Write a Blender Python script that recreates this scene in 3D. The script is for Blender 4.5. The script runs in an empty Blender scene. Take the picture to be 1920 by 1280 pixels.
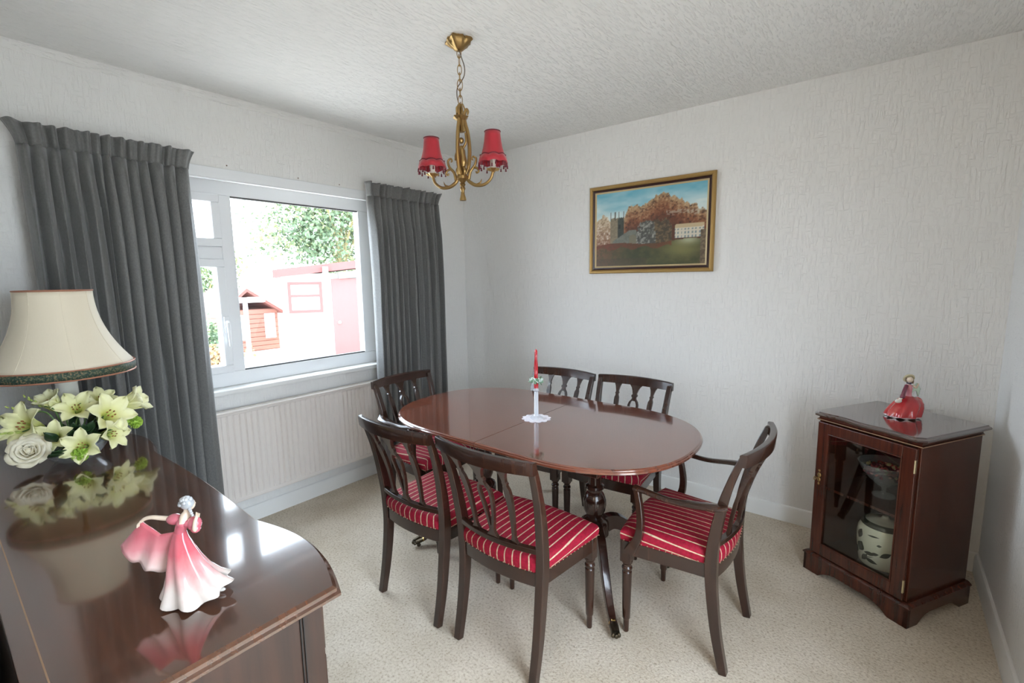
import bpy, math, random
from mathutils import Vector, Matrix

# ---------------------------------------------------------------- camera, world, light, exposure
scene = bpy.context.scene
COL = scene.collection
PI = math.pi
cam_d = bpy.data.cameras.new('camera'); cam = bpy.data.objects.new('camera', cam_d); COL.objects.link(cam)
cam_d.sensor_width = 36.0; cam_d.lens = 16.616; cam_d.clip_start = 0.02; cam_d.clip_end = 200
RX = Vector((0.78336850, 0.62138451, -0.01466599)); RU = Vector((-0.07015531, 0.11183910, 0.99124681)); RF = Vector((-0.61758564, 0.77548263, -0.13120465))
cm = Matrix((RX, RU, -RF)).transposed().to_4x4(); cm.translation = (3.07285, -3.18203, 1.5)
cam.matrix_world = cm
scene.camera = cam

world = bpy.data.worlds.new('sky'); scene.world = world; world.use_nodes = True
wn = world.node_tree.nodes; wl = world.node_tree.links
bgn = wn['Background']; bgn.inputs[0].default_value = (0.79, 0.885, 1.0, 1); bgn.inputs[1].default_value = 6.6

sun_d = bpy.data.lights.new('sun', 'SUN'); sun_d.energy = 10.0; sun_d.angle = 0.05; sun_d.color = (1, .95, .86)
sun = bpy.data.objects.new('sun', sun_d); COL.objects.link(sun)
sun.rotation_euler = (math.radians(-48), 0, 0)        # runs along the house front: strikes the garden only

def portal(name, loc, rot, sx, sy):
    l = bpy.data.lights.new(name, 'AREA'); l.shape = 'RECTANGLE'; l.size = sx; l.size_y = sy; l.cycles.is_portal = True
    o = bpy.data.objects.new(name, l); COL.objects.link(o); o.location = loc; o.rotation_euler = rot
portal('window_portal', (-0.22, -1.74, 1.49), (0, -PI/2, 0), 1.22, 1.6)
portal('fill_door_portal', (3.62, -2.45, 1.05), (0, PI/2, 0), 2.05, 1.1)  # guides sky light through the added side door

vs = scene.view_settings
vs.view_transform = 'Standard'; vs.look = 'None'; vs.gamma = 1.0; vs.use_curve_mapping = False
vs.exposure = 1.24
scene.cycles.max_bounces = 9; scene.cycles.diffuse_bounces = 5; scene.cycles.glossy_bounces = 4; scene.cycles.transparent_max_bounces = 12

# ---------------------------------------------------------------- helpers
def lin(r, g, b):
    f = lambda c: (c/255/12.92) if c/255 <= .04045 else ((c/255+.055)/1.055)**2.4
    return (f(r), f(g), f(b), 1)

def nodes(name):
    m = bpy.data.materials.new(name); m.use_nodes = True
    return m, m.node_tree.nodes, m.node_tree.links, m.node_tree.nodes['Principled BSDF']

def mat(name, col, rough=.5, metal=0, coat=0, spec=.5, sheen=0, sub=0, trans=0, emit=None):
    m, n, l, b = nodes(name)
    b.inputs['Base Color'].default_value = col; b.inputs['Roughness'].default_value = rough; b.inputs['Metallic'].default_value = metal
    b.inputs['Coat Weight'].default_value = coat; b.inputs['Coat Roughness'].default_value = .06
    b.inputs['Specular IOR Level'].default_value = spec; b.inputs['Sheen Weight'].default_value = sheen
    b.inputs['Transmission Weight'].default_value = trans
    if sub: b.inputs['Subsurface Weight'].default_value = sub; b.inputs['Subsurface Radius'].default_value = (.01, .008, .006)
    return m

def noise_chain(n, l, scale_vec, scale, detail=4, rough=.5, coord='Object'):
    tc = n.new('ShaderNodeTexCoord'); mp = n.new('ShaderNodeMapping'); nt = n.new('ShaderNodeTexNoise')
    mp.inputs['Scale'].default_value = scale_vec; nt.inputs['Scale'].default_value = scale
    nt.inputs['Detail'].default_value = detail; nt.inputs['Roughness'].default_value = rough
    l.new(tc.outputs[coord], mp.inputs['Vector']); l.new(mp.outputs[0], nt.inputs['Vector'])
    return nt

def ramp(n, l, src, stops):
    r = n.new('ShaderNodeValToRGB'); e = r.color_ramp.elements
    while len(e) < len(stops): e.new(.5)
    for el, (p, c) in zip(e, stops): el.position = p; el.color = c
    l.new(src, r.inputs[0]); return r

def wood(name, dark, light, axis, rough=.22, coat=.5, scale=9, cior=1.5):
    m, n, l, b = nodes(name)
    sv = [1, 1, 1]; sv[axis] = .05
    nt = noise_chain(n, l, sv, scale*6, 6, .6)
    nb = noise_chain(n, l, [1, 1, 1], 3.0, 2)
    mx = n.new('ShaderNodeMath'); mx.operation = 'MULTIPLY_ADD'; mx.inputs[1].default_value = .7; 
    l.new(nt.outputs[0], mx.inputs[0]); 
    sc = n.new('ShaderNodeMath'); sc.operation = 'MULTIPLY'; sc.inputs[1].default_value = .3; l.new(nb.outputs[0], sc.inputs[0]); l.new(sc.outputs[0], mx.inputs[2])
    r = ramp(n, l, mx.outputs[0], [(.33, dark), (.68, light)])
    l.new(r.outputs[0], b.inputs['Base Color'])
    b.inputs['Roughness'].default_value = rough; b.inputs['Coat Weight'].default_value = coat; b.inputs['Coat Roughness'].default_value = .06; b.inputs['Coat IOR'].default_value = cior
    return m

def bump_mat(name, col, sv_a, sc_a, sv_b, sc_b, strength, dist, lo=.52, hi=.66, rough=.85, hi2=.02):
    m, n, l, b = nodes(name)
    b.inputs['Base Color'].default_value = col; b.inputs['Roughness'].default_value = rough; b.inputs['Specular IOR Level'].default_value = .25
    a = noise_chain(n, l, sv_a, sc_a, 3, .55); c = noise_chain(n, l, sv_b, sc_b, 3, .55)
    ra = ramp(n, l, a.outputs[0], [(lo, (0,0,0,1)), (hi, (1,1,1,1))]); rc = ramp(n, l, c.outputs[0], [(lo+hi2, (0,0,0,1)), (hi+hi2, (1,1,1,1))])
    mx = n.new('ShaderNodeMath'); mx.operation = 'MAXIMUM'; l.new(ra.outputs[0], mx.inputs[0]); l.new(rc.outputs[0], mx.inputs[1])
    bp = n.new('ShaderNodeBump'); bp.inputs['Strength'].default_value = strength; bp.inputs['Distance'].default_value = dist
    l.new(mx.outputs[0], bp.inputs['Height']); l.new(bp.outputs[0], b.inputs['Normal'])
    return m

def glass(name, tint=(1, 1, 1, 1), haze=0.0, gl=.0):
    m = bpy.data.materials.new(name); m.use_nodes = True; n = m.node_tree.nodes; l = m.node_tree.links
    n.clear(); out = n.new('ShaderNodeOutputMaterial'); mix = n.new('ShaderNodeMixShader'); t = n.new('ShaderNodeBsdfTransparent'); g = n.new('ShaderNodeBsdfGlossy')
    t.inputs[0].default_value = tint; g.inputs['Roughness'].default_value = .02
    f = n.new('ShaderNodeFresnel'); ge = n.new('ShaderNodeNewGeometry'); mr = n.new('ShaderNodeMapRange'); mr.inputs[3].default_value = 1.5; mr.inputs[4].default_value = 1/1.5; l.new(ge.outputs['Backfacing'], mr.inputs[0]); l.new(mr.outputs[0], f.inputs[0])
    ad = n.new('ShaderNodeMath'); ad.operation = 'ADD'; ad.inputs[1].default_value = gl; ad.use_clamp = True; l.new(f.outputs[0], ad.inputs[0])
    l.new(ad.outputs[0], mix.inputs[0]); l.new(t.outputs[0], mix.inputs[1]); l.new(g.outputs[0], mix.inputs[2])
    last = mix
    if haze:
        d = n.new('ShaderNodeBsdfTranslucent'); d.inputs[0].default_value = (.9, .92, .95, 1)
        dd = n.new('ShaderNodeBsdfDiffuse'); dd.inputs[0].default_value = (.9, .92, .95, 1)
        m1 = n.new('ShaderNodeMixShader'); m1.inputs[0].default_value = .5; l.new(d.outputs[0], m1.inputs[1]); l.new(dd.outputs[0], m1.inputs[2])
        m2 = n.new('ShaderNodeMixShader'); m2.inputs[0].default_value = haze; l.new(mix.outputs[0], m2.inputs[1]); l.new(m1.outputs[0], m2.inputs[2]); last = m2
    l.new(last.outputs[0], out.inputs[0])
    return m

def zramp(name, stops, rough=.15, coat=.6, axis='Z', noise=0.0):
    """colour that follows an object's own height (glaze, petal tint)"""
    m, n, l, b = nodes(name)
    tc = n.new('ShaderNodeTexCoord'); sp = n.new('ShaderNodeSeparateXYZ'); l.new(tc.outputs['Object'], sp.inputs[0]); src = sp.outputs[axis]
    if noise:
        nt = noise_chain(n, l, (1, 1, .3), 45, 3); ma = n.new('ShaderNodeMath'); ma.operation = 'MULTIPLY_ADD'; ma.inputs[1].default_value = noise
        l.new(nt.outputs[0], ma.inputs[0]); l.new(src, ma.inputs[2]); src = ma.outputs[0]
    lo, hi = stops[0][0], stops[-1][0]
    mr = n.new('ShaderNodeMapRange'); mr.inputs[1].default_value = lo; mr.inputs[2].default_value = hi; l.new(src, mr.inputs[0])
    r = ramp(n, l, mr.outputs[0], [((p-lo)/(hi-lo), c) for p, c in stops]); l.new(r.outputs[0], b.inputs['Base Color'])
    b.inputs['Roughness'].default_value = rough; b.inputs['Coat Weight'].default_value = coat
    return m

class MB:
    def __init__(s): s.v = []; s.f = []
    def add(s, vs, fs):
        o = len(s.v); s.v += [tuple(v) for v in vs]; s.f += [tuple(i+o for i in f) for f in fs]; return s
    def box(s, x0, x1, y0, y1, z0, z1, M=None):
        vs = [Vector(p) for p in ((x0,y0,z0),(x1,y0,z0),(x1,y1,z0),(x0,y1,z0),(x0,y0,z1),(x1,y0,z1),(x1,y1,z1),(x0,y1,z1))]
        if M is not None: vs = [M @ v for v in vs]
        return s.add(vs, [(0,3,2,1),(4,5,6,7),(0,1,5,4),(1,2,6,5),(2,3,7,6),(3,0,4,7)])
    def prism(s, poly, z0, z1, M=None):
        n = len(poly); vs = [Vector((x, y, z0)) for x, y in poly] + [Vector((x, y, z1)) for x, y in poly]
        if M is not None: vs = [M @ v for v in vs]
        return s.add(vs, [tuple(range(n-1, -1, -1)), tuple(range(n, 2*n))] + [(i, (i+1) % n, n+(i+1) % n, n+i) for i in range(n)])
    def lathe(s, prof, n=24, c=(0, 0, 0), fn=None, cap=True):
        k = len(prof); vs = []
        for r, z in prof:
            for i in range(n):
                a = 2*PI*i/n; rr = r*(fn(a, z) if fn else 1)
                vs.append((c[0]+rr*math.cos(a), c[1]+rr*math.sin(a), c[2]+z))
        fs = [(j*n+i, j*n+(i+1) % n, (j+1)*n+(i+1) % n, (j+1)*n+i) for j in range(k-1) for i in range(n)]
        if cap: fs += [tuple(range(n-1, -1, -1)), tuple((k-1)*n+i for i in range(n))]
        return s.add(vs, fs)
    def rings(s, rings, cap=True):
        n = len(rings[0]); k = len(rings); vs = [p for r in rings for p in r]
        fs = [(j*n+i, j*n+(i+1) % n, (j+1)*n+(i+1) % n, (j+1)*n+i) for j in range(k-1) for i in range(n)]
        if cap: fs += [tuple(range(n-1, -1, -1)), tuple((k-1)*n+i for i in range(n))]
        return s.add(vs, fs)
    def tube(s, path, rad, n=10, rect=False, up=(0, 0, 1), cap=True, round_end=False):
        """path: points; rad: r or (r_side, r_up) per point"""
        P = [Vector(p) for p in path]; k = len(P)
        if not isinstance(rad, list): rad = [rad]*k
        up = Vector(up); rs = []; prev = None
        for i in range(k):
            t = (P[min(i+1, k-1)]-P[max(i-1, 0)]).normalized()
            if prev is None:
                side = t.cross(up)
                if side.length < 1e-4: side = t.cross(Vector((1, 0, 0)))
            else:
                side = prev - t*prev.dot(t)
            if rect:
                sd = t.cross(up)
                if sd.length > .05: side = sd
            side.normalize(); prev = side; u = side.cross(t).normalized()
            r = rad[i]; a, b = (r, r) if not isinstance(r, tuple) else r
            if rect: rs.append([P[i]+side*a*x+u*b*y for x, y in ((-1,-1),(1,-1),(1,1),(-1,1))])
            else: rs.append([P[i]+side*a*math.cos(2*PI*j/n)+u*b*math.sin(2*PI*j/n) for j in range(n)])
        return s.rings(rs, cap)
    def ball(s, c, r, n=10, m=7, sc=(1, 1, 1), M=None):
        vs = []; fs = []
        for j in range(1, m):
            t = PI*j/m
            for i in range(n):
                a = 2*PI*i/n; vs.append(Vector((r*sc[0]*math.sin(t)*math.cos(a), r*sc[1]*math.sin(t)*math.sin(a), r*sc[2]*math.cos(t))))
        vs += [Vector((0, 0, r*sc[2])), Vector((0, 0, -r*sc[2]))]; T = len(vs)-2
        for j in range(m-2):
            for i in range(n): fs.append((j*n+i, (j+1)*n+i, (j+1)*n+(i+1) % n, j*n+(i+1) % n))
        for i in range(n): fs.append((T, i, (i+1) % n)); fs.append((T+1, (m-2)*n+(i+1) % n, (m-2)*n+i))
        C = Vector(c); vs = [(M @ v if M is not None else v)+C for v in vs]
        return s.add(vs, fs)
    def torus(s, c, R, r, n=24, m=8, M=None, sy=1.0):
        vs = []; fs = []
        for i in range(n):
            a = 2*PI*i/n
            for j in range(m):
                b = 2*PI*j/m; v = Vector(((R+r*math.cos(b))*math.cos(a), (R+r*math.cos(b))*math.sin(a)*sy, r*math.sin(b)))
                vs.append((M @ v if M is not None else v)+Vector(c))
        for i in range(n):
            for j in range(m): fs.append((i*m+j, ((i+1) % n)*m+j, ((i+1) % n)*m+(j+1) % m, i*m+(j+1) % m))
        return s.add(vs, fs)
    def grid(s, fn, nu, nv):
        vs = [fn(i/nu, j/nv) for j in range(nv+1) for i in range(nu+1)]; w = nu+1
        return s.add(vs, [(j*w+i, j*w+i+1, (j+1)*w+i+1, (j+1)*w+i) for j in range(nv) for i in range(nu)])
    def mesh(s, name, smooth=35):
        me = bpy.data.meshes.new(name); me.from_pydata(s.v, [], s.f); me.update()
        import bmesh
        bm = bmesh.new(); bm.from_mesh(me); bmesh.ops.recalc_face_normals(bm, faces=bm.faces); bm.to_mesh(me); bm.free()
        if smooth:
            me.shade_smooth(); me.set_sharp_from_angle(angle=math.radians(smooth))
            for p in me.polygons:
                if len(p.vertices) > 8: p.use_smooth = False
        return me
    def build(s, name, material, parent=None, smooth=35, bevel=0, solid=0, kind=None, loc=None):
        me = s.mesh(name, smooth); me.materials.append(material)
        return link(name, me, parent, bevel, solid, kind, loc)

def link(name, me, parent=None, bevel=0, solid=0, kind=None, loc=None):
    o = bpy.data.objects.new(name, me); COL.objects.link(o)
    if parent: o.parent = parent
    if loc: o.location = loc
    if solid: md = o.modifiers.new('thick', 'SOLIDIFY'); md.thickness = solid; md.offset = 0
    if bevel: md = o.modifiers.new('edge', 'BEVEL'); md.width = bevel; md.segments = 2; md.limit_method = 'ANGLE'; md.angle_limit = .6
    if kind: o['kind'] = kind
    return o

def thing(name, label, cat, loc=(0, 0, 0), rz=0, group=None):
    o = bpy.data.objects.new(name, None); COL.objects.link(o); o.empty_display_size = .05
    o.location = loc; o.rotation_euler = (0, 0, rz); o['label'] = label; o['category'] = cat
    if group: o['group'] = group
    return o
def tag(o, label, cat, group=None):
    o['label'] = label; o['category'] = cat
    if group: o['group'] = group
    return o
def copy_tree(o, parent=None):
    c = o.copy(); COL.objects.link(c); c.parent = parent
    for ch in list(o.children): copy_tree(ch, c)
    return c
def curve(pts, n=8):
    """Catmull-Rom through points"""
    P = [Vector(p) for p in pts]; P = [P[0]*2-P[1]] + P + [P[-1]*2-P[-2]]; out = []
    for i in range(1, len(P)-2):
        for k in range(n):
            t = k/n; a, b, c, d = P[i-1:i+3]
            out.append(.5*((2*b)+(c-a)*t+(2*a-5*b+4*c-d)*t*t+(3*b-a-3*c+d)*t**3))
    out.append(P[-2]); return out
def lerp_list(vals, n):
    out = []; k = len(vals)-1
    for i in range(n):
        t = i/(n-1)*k; j = min(int(t), k-1); f = t-j
        a, b = vals[j], vals[j+1]
        out.append(tuple(x+(y-x)*f for x, y in zip(a, b)) if isinstance(a, tuple) else a+(b-a)*f)
    return out
def aim(d, roll=0):
    """rotation that takes +Z to d"""
    d = Vector(d).normalized(); return d.to_track_quat('Z', 'Y').to_matrix() @ Matrix.Rotation(roll, 3, 'Z')

# ---------------------------------------------------------------- materials
m_wall = bump_mat('wall_paper', (.785, .775, .755, 1), (1, 1, .15), 85, (.2, .2, 1), 80, .42, .006, .50, .66, hi2=.07)
m_ceil = bump_mat('ceiling_plaster', (.82, .81, .785, 1), (1, .16, 1), 60, (1, .22, 1), 110, .6, .006, .52, .66)
m_paint = mat('white_gloss_paint', (.78, .78, .76, 1), .35)
m_upvc = mat('white_plastic', (.82, .83, .84, 1), .25)
m_rad = mat('radiator_enamel', (.72, .665, .62, 1), .35)
m_chair = wood('chair_mahogany', (.013, .0055, .0035, 1), (.046, .017, .009, 1), 2, .27, .35)
m_table = wood('table_mahogany', (.095, .024, .012, 1), (.21, .056, .026, 1), 0, .16, 1, 7, 1.8)
m_tdark = wood('pedestal_mahogany', (.014, .006, .004, 1), (.045, .016, .010, 1), 2, .2, .6)
m_side = wood('sideboard_mahogany', (.045, .017, .008, 1), (.115, .042, .020, 1), 0, .14, 1, 6, 1.75)
m_sidev = wood('sideboard_veneer', (.022, .010, .006, 1), (.062, .024, .013, 1), 2, .4, .05, 5)
m_cab = wood('cabinet_mahogany', (.022, .007, .004, 1), (.10, .022, .010, 1), 2, .26, .25)
m_cabt = wood('cabinet_top_mahogany', (.030, .012, .008, 1), (.06, .024, .015, 1), 0, .14, 1, 9, 1.9)
m_dark = mat('dark_gap', (.01, .008, .007, 1), .6)
m_inlay = mat('pale_inlay', (.30, .19, .11, 1), .35)
m_brass = mat('brass', (.62, .42, .16, 1), .28, 1)
m_abrass = mat('aged_brass', (.36, .235, .095, 1), .38, 1)
m_paw = mat('dull_brass', (.12, .10, .07, 1), .35, 1)
m_cream = mat('cream_plastic', (.72, .68, .58, 1), .4)
m_glass = glass('window_glass', (.97, .99, 1, 1))
m_cabglass = glass('cabinet_glass', (.93, .95, .93, 1), 0, .01)
m_bowl = glass('cut_glass', (.95, .97, .98, 1), .2, .1)
m_crystal = glass('frosted_crystal', (.95, .97, 1, 1), .65, .1)

# carpet
m_carpet, n, l, b = nodes('carpet')
na = noise_chain(n, l, (1, 1, 1), 120, 3, .6); nb = noise_chain(n, l, (1, 1, 1), 95, 4, .65); nc = noise_chain(n, l, (1, 1, 1), 4, 3, .5)
r1 = ramp(n, l, nb.outputs[0], [(.30, (.37, .295, .21, 1)), (.47, (.64, .56, .455, 1)), (.7, (.74, .67, .56, 1))])
r2 = ramp(n, l, nc.outputs[0], [(.35, (.86, .84, .80, 1)), (.65, (1, 1, 1, 1))])
mm = n.new('ShaderNodeMix'); mm.data_type = 'RGBA'; mm.blend_type = 'MULTIPLY'; mm.inputs[0].default_value = 1
l.new(r1.outputs[0], mm.inputs[6]); l.new(r2.outputs[0], mm.inputs[7]); l.new(mm.outputs[2], b.inputs['Base Color'])
b.inputs['Roughness'].default_value = .95; b.inputs['Specular IOR Level'].default_value = .1; b.inputs['Sheen Weight'].default_value = .15
bp = n.new('ShaderNodeBump'); bp.inputs['Strength'].default_value = .6; bp.inputs['Distance'].default_value = .006; l.new(na.outputs[0], bp.inputs['Height']); l.new(bp.outputs[0], b.inputs['Normal'])

# curtain cloth
m_curt, n, l, b = nodes('grey_curtain_cloth')
nt = noise_chain(n, l, (1, 1, .6), 160, 3); r = ramp(n, l, nt.outputs[0], [(.3, (.118, .118, .113, 1)), (.7, (.160, .160, .154, 1))]); l.new(r.outputs[0], b.inputs['Base Color'])
b.inputs['Roughness'].default_value = .6; b.inputs['Sheen Weight'].default_value = .35; b.inputs['Sheen Roughness'].default_value = .4

# striped seat cloth
m_seat, n, l, b = nodes('striped_seat_cloth')
at = n.new('ShaderNodeAttribute'); at.attribute_name = 'cloth'
m1 = n.new('ShaderNodeMath'); m1.operation = 'MULTIPLY_ADD'; m1.inputs[1].default_value = 1/.0335; m1.inputs[2].default_value = 20.1; l.new(at.outputs['Fac'], m1.inputs[0])
m2 = n.new('ShaderNodeMath'); m2.operation = 'FRACT'; l.new(m1.outputs[0], m2.inputs[0])
r = ramp(n, l, m2.outputs[0], [(.0, (.345, .008, .031, 1)), (.44, (.345, .008, .031, 1)), (.45, (.68, .50, .34, 1)), (.585, (.68, .50, .34, 1)), (.595, (.345, .008, .031, 1))])
nt = noise_chain(n, l, (1, 1, 1), 90, 3); r2 = ramp(n, l, nt.outputs[0], [(.3, (.62, .62, .62, 1)), (.7, (1, 1, 1, 1))])
mm = n.new('ShaderNodeMix'); mm.data_type = 'RGBA'; mm.blend_type = 'MULTIPLY'; mm.inputs[0].default_value = 1
l.new(r.outputs[0], mm.inputs[6]); l.new(r2.outputs[0], mm.inputs[7]); l.new(mm.outputs[2], b.inputs['Base Color'])
b.inputs['Roughness'].default_value = .7; b.inputs['Specular IOR Level'].default_value = .25

# ---------------------------------------------------------------- the room
H = 2.5565; W = 3.5175; YB = -3.2; YH = -5.5
def struct(name, mb, m, parent=None, smooth=0, bevel=0):
    o = mb.build(name, m, parent, smooth, bevel)
    if parent is None: o['kind'] = 'structure'
    return o
struct('floor', MB().box(-.25, W+.1, YH-.1, .1, -.1, 0), m_carpet)
struct('ceiling', MB().box(-.25, W+.1, YH-.1, .1, H, H+.1), m_ceil)
struct('wall_back', MB().box(-.25, W+.1, 0, .1, 0, H), m_wall)
struct('wall_right', MB().box(W, W+.1, YH-.1, -3.0, 0, H).box(W, W+.1, -1.9, 0, 0, H).box(W, W+.1, -3.0, -1.9, 2.1, H), m_wall)  # opening left for the added fill door
gd = bpy.data.objects.new('fill_door_1', None); COL.objects.link(gd); gd['kind'] = 'structure'      # added glazed door, out of view, to let in fill daylight
MB().box(W+.02, W+.08, -3.0, -2.93, 0, 2.1).box(W+.02, W+.08, -1.97, -1.9, 0, 2.1).box(W+.02, W+.08, -2.93, -1.97, 2.03, 2.1).box(W+.02, W+.08, -2.93, -1.97, 0, .09).build('frame', m_upvc, gd, 0, .004)
MB().box(W+.047, W+.053, -2.93, -1.97, .09, 2.03).build('pane', m_glass, gd, 0)
WY0, WY1, WZ0, WZ1 = -2.56, -.945, .868, 2.115
wl_ = MB()
wl_.box(-.25, 0, YB, WY0, 0, H).box(-.25, 0, WY1, 0, 0, H).box(-.25, 0, WY0, WY1, 0, WZ0-.03).box(-.25, 0, WY0, WY1, WZ1, H)
wall_left = struct('wall_left', wl_, m_wall)
# room beyond the opening beside the sideboard
struct('wall_front', MB().box(-.25, 2.32, YB-.1, YB, 0, H), m_wall)
struct('wall_far_room', MB().box(2.22, 2.32, YH, YB-.1, 0, H), m_wall)
struct('wall_far_end', MB().box(1.9, W, YH-.1, YH, 0, H), m_wall)
# skirting boards
def base_prof(th=.016, h=.1): return [(0, 0), (th, 0), (th, h-.018), (th-.006, h-.004), (th-.012, h), (0, h)]
def baseboard(name, a, bpt, inward):
    a = Vector(a); bpt = Vector(bpt); inn = Vector(inward); rs = []
    for p in (a, bpt): rs.append([Vector((p.x, p.y, 0))+inn*t+Vector((0, 0, z)) for t, z in base_prof()])
    return struct(name, MB().rings(rs), m_paint, smooth=30)
baseboard('baseboard_back', (0, 0), (W, 0), (0, -1, 0))
baseboard('baseboard_left', (0, YB), (0, 0), (1, 0, 0))
baseboard('baseboard_right', (W, -1.9), (W, 0), (-1, 0, 0))
baseboard('baseboard_front', (0, YB), (2.32, YB), (0, 1, 0))
# small coving along the window wall
struct('trim_1', MB().rings([[Vector((x, y, z)) for x, z in ((0, H), (0, H-.035), (.006, H-.030), (.020, H-.016), (.028, H-.006), (.035, H))] for y in (YB, 0)]), m_ceil, smooth=60)
# door-opening architrave
struct('trim_2', MB().box(2.25, 2.335, YB-.11, YB+.004, 0, H-.001), m_paint, bevel=.004)
for y in (-1.966, -1.539, -1.242):
    MB().ball((0.001, y, 2.178 if y < -1.9 else 2.172), .004, 8, 5, (.4, 1, 1)).build('screw', mat('rusty_screw', (.16, .10, .06, 1), .6), wall_left)

# ---------------------------------------------------------------- window
win = bpy.data.objects.new('window_1', None); COL.objects.link(win); win['kind'] = 'structure'
XG = -.1
fr = MB()
def bar(mb, y0, y1, z0, z1, x0=-.15, x1=-.085): mb.box(x0, x1, y0, y1, z0, z1)
bar(fr, WY0, WY1, 2.02, WZ1); bar(fr, WY0, WY1, WZ0, .954); bar(fr, -1.049, WY1, .954, 2.02); bar(fr, WY0, -2.50, .954, 2.02); bar(fr, -2.0, -1.929, .954, 2.02); bar(fr, -2.50, -2.0, 1.643, 1.716)
fr.build('frame', m_upvc, win, 0, .004)
bead = MB()
for y0, y1, z0, z1 in ((-1.929, -1.049, .954, 2.02),):
    bar(bead, y0, y1, z0, z0+.008, -.12, -.09); bar(bead, y0, y1, z1-.008, z1, -.12, -.09)
bead.build('gasket', mat('black_gasket', (.06, .06, .06, 1), .6), win, 0)
for z0, z1 in ((1.716, 2.02), (.954, 1.643)):
    sa = MB(); w = .048
    for a in ((-2.5, -2.0, z0, z0+w), (-2.5, -2.0, z1-w, z1), (-2.5, -2.5+w, z0+w, z1-w), (-2.0-w, -2.0, z0+w, z1-w)): bar(sa, *a, -.14, -.062)
    s_ = sa.build('sash', m_upvc, win, 0, .006)
    MB().box(-.112, -.106, -2.5+w, -2.0-w, z0+w, z1-w).build('pane', m_glass, s_, 0)
    if z0 < 1:
        hd = MB().box(-.064, -.052, -2.036, -2.006, 1.20, 1.30).tube([(-.05, -2.021, 1.27), (-.04, -2.021, 1.26), (-.036, -2.021, 1.2), (-.034, -2.021, 1.12)], [.011, .012, .010, .008], 8)
        hd.build('handle', m_upvc, s_, 40, .002)
MB().box(-.122, -.116, -1.929, -1.049, .954, 2.02).build('pane', m_glass, win, 0)
MB().box(-.12, .035, WY0, WY1, WZ0-.03, WZ0).build('window_sill', m_paint, win, 0, .006)
MB().box(-.15, -.001, WY1-.006, WY1-.0005, WZ0, WZ1).build('reveal', m_paint, win, 0)

# ---------------------------------------------------------------- curtain rail, curtains
rail = MB().box(0.0005, .024, -2.80, -.45, 2.093, 2.153).box(.0005, .030, -2.80, -.45, 2.085, 2.094)
rail_o = rail.build('curtain_rail', m_upvc, None, 0, .003); tag(rail_o, 'long white curtain batten fixed above the window', 'curtain rail')

def make_curtain(y0, y1, nf, seed, label, bottom=.03, flare0=.02, flare1=.02):
    rnd = random.Random(seed)
    root = thing('curtain', label, 'curtain', (0, (y0+y1)/2, 0))
    yc = (y0+y1)/2; wd = y1-y0
    brk = [0]
    for i in range(nf): brk.append(brk[-1]+rnd.uniform(.65, 1.35))
    brk = [b_/brk[-1] for b_ in brk]; amp = [rnd.uniform(.65, 1.15) for _ in range(nf)]; drift = [rnd.uniform(-.25, .25) for _ in range(nf+1)]; skip = [rnd.random() for _ in range(nf)]
    def fold(u, h):
        """u 0..1 across, h 0 top..1 bottom -> depth offset"""
        best = 0
        for i in range(nf):
            a = brk[i]+drift[i]/nf*h*1.6*(i > 0); b_ = brk[i+1]+drift[i+1]/nf*h*1.6*(i < nf-1)
            if a <= u <= b_ or (i == nf-1 and u >= a):
                t = (u-a)/max(b_-a, 1e-4); s_ = math.sin(PI*t)
                best = amp[i]*(abs(s_)**.7)*(1-.25*skip[i]*h)
                break
        return best
    zt = 2.105
    NU, NV = nf*14, 26
    def body(u, v):
        z = zt+(bottom-zt)*v; h = v**.6
        spread = .985+.02*v
        y = (u-.5)*wd*spread
        x = .092 + .075*fold(u, h)*(.55+.45*min(1, v*8)) + .02*(1-math.cos(PI*min(1, v*3)))*.5
        y += .006*math.sin(u*nf*2*PI+v*2)*min(1, v*6)
        return (x+.012, y, z)
    MB().grid(body, NU, NV).build('drop', m_curt, root, 80, 0, .0025)
    def head(u, v):
        z = zt-.004+(.092)*v
        f = fold(u, 0)
        fl = flare0*(1-u)+flare1*u
        y = (u-.5)*wd*(.985+.03*v) + (-.03*v*v*flare0/.02*max(0, 1-u*12) + .02*v*v*flare1/.02*max(0, 1-(1-u)*12))
        x = .112+(.011*math.sin(u*nf*2.6*PI)+.009*math.sin(u*nf*1.7*PI))*(.5+.5*v)+.055*f*(.5+.25*v)+.016*v*v
        return (x, y, z+.002*math.sin(u*nf*1.3*PI)*v)
    MB().grid(head, nf*16, 6).build('pleated_heading', m_curt, root, 80, 0, .0025)
    return root
make_curtain(-2.845, -2.195, 13, 3, 'grey full-length pencil-pleat curtain on the left of the window, behind the lamp', .03, .02, .02)
make_curtain(-1.105, -.415, 13, 8, 'grey full-length pencil-pleat curtain on the right of the window, near the corner', .03, .01, .02)

# ---------------------------------------------------------------- radiator
rd = thing('radiator', 'long cream ribbed panel radiator on the wall below the window', 'radiator', (.066, -1.62, 0))
RY0, RY1, RZ0, RZ1 = -.66, .66, .185, .752
pitch = .0343; nrib = int((RY1-RY0)/pitch)
def ribprof(y):
    t = (y-RY0)/pitch % 1
    return .026-.011*(max(0, 1-abs(t-.5)/.17))**.8
ys = [RY0+(RY1-RY0)*i/(nrib*12) for i in range(nrib*12+1)]
def radf(u, v):
    y = RY0+(RY1-RY0)*u; z = RZ0+.03+(RZ1-RZ0-.055)*v
    e = min(1, min(v, 1-v)/.025)
    return (.026-(.026-ribprof(y))*e, y, z)
MB().grid(radf, nrib*12, 40).build('ribbed_panel', m_rad, rd, 60)
MB().box(-.03, .0255, RY0, RY1, RZ0, RZ0+.032).box(-.03, .0255, RY0, RY1, RZ1-.027, RZ1-.012).build('edge_seams', m_rad, rd, 0, .006)
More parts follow.
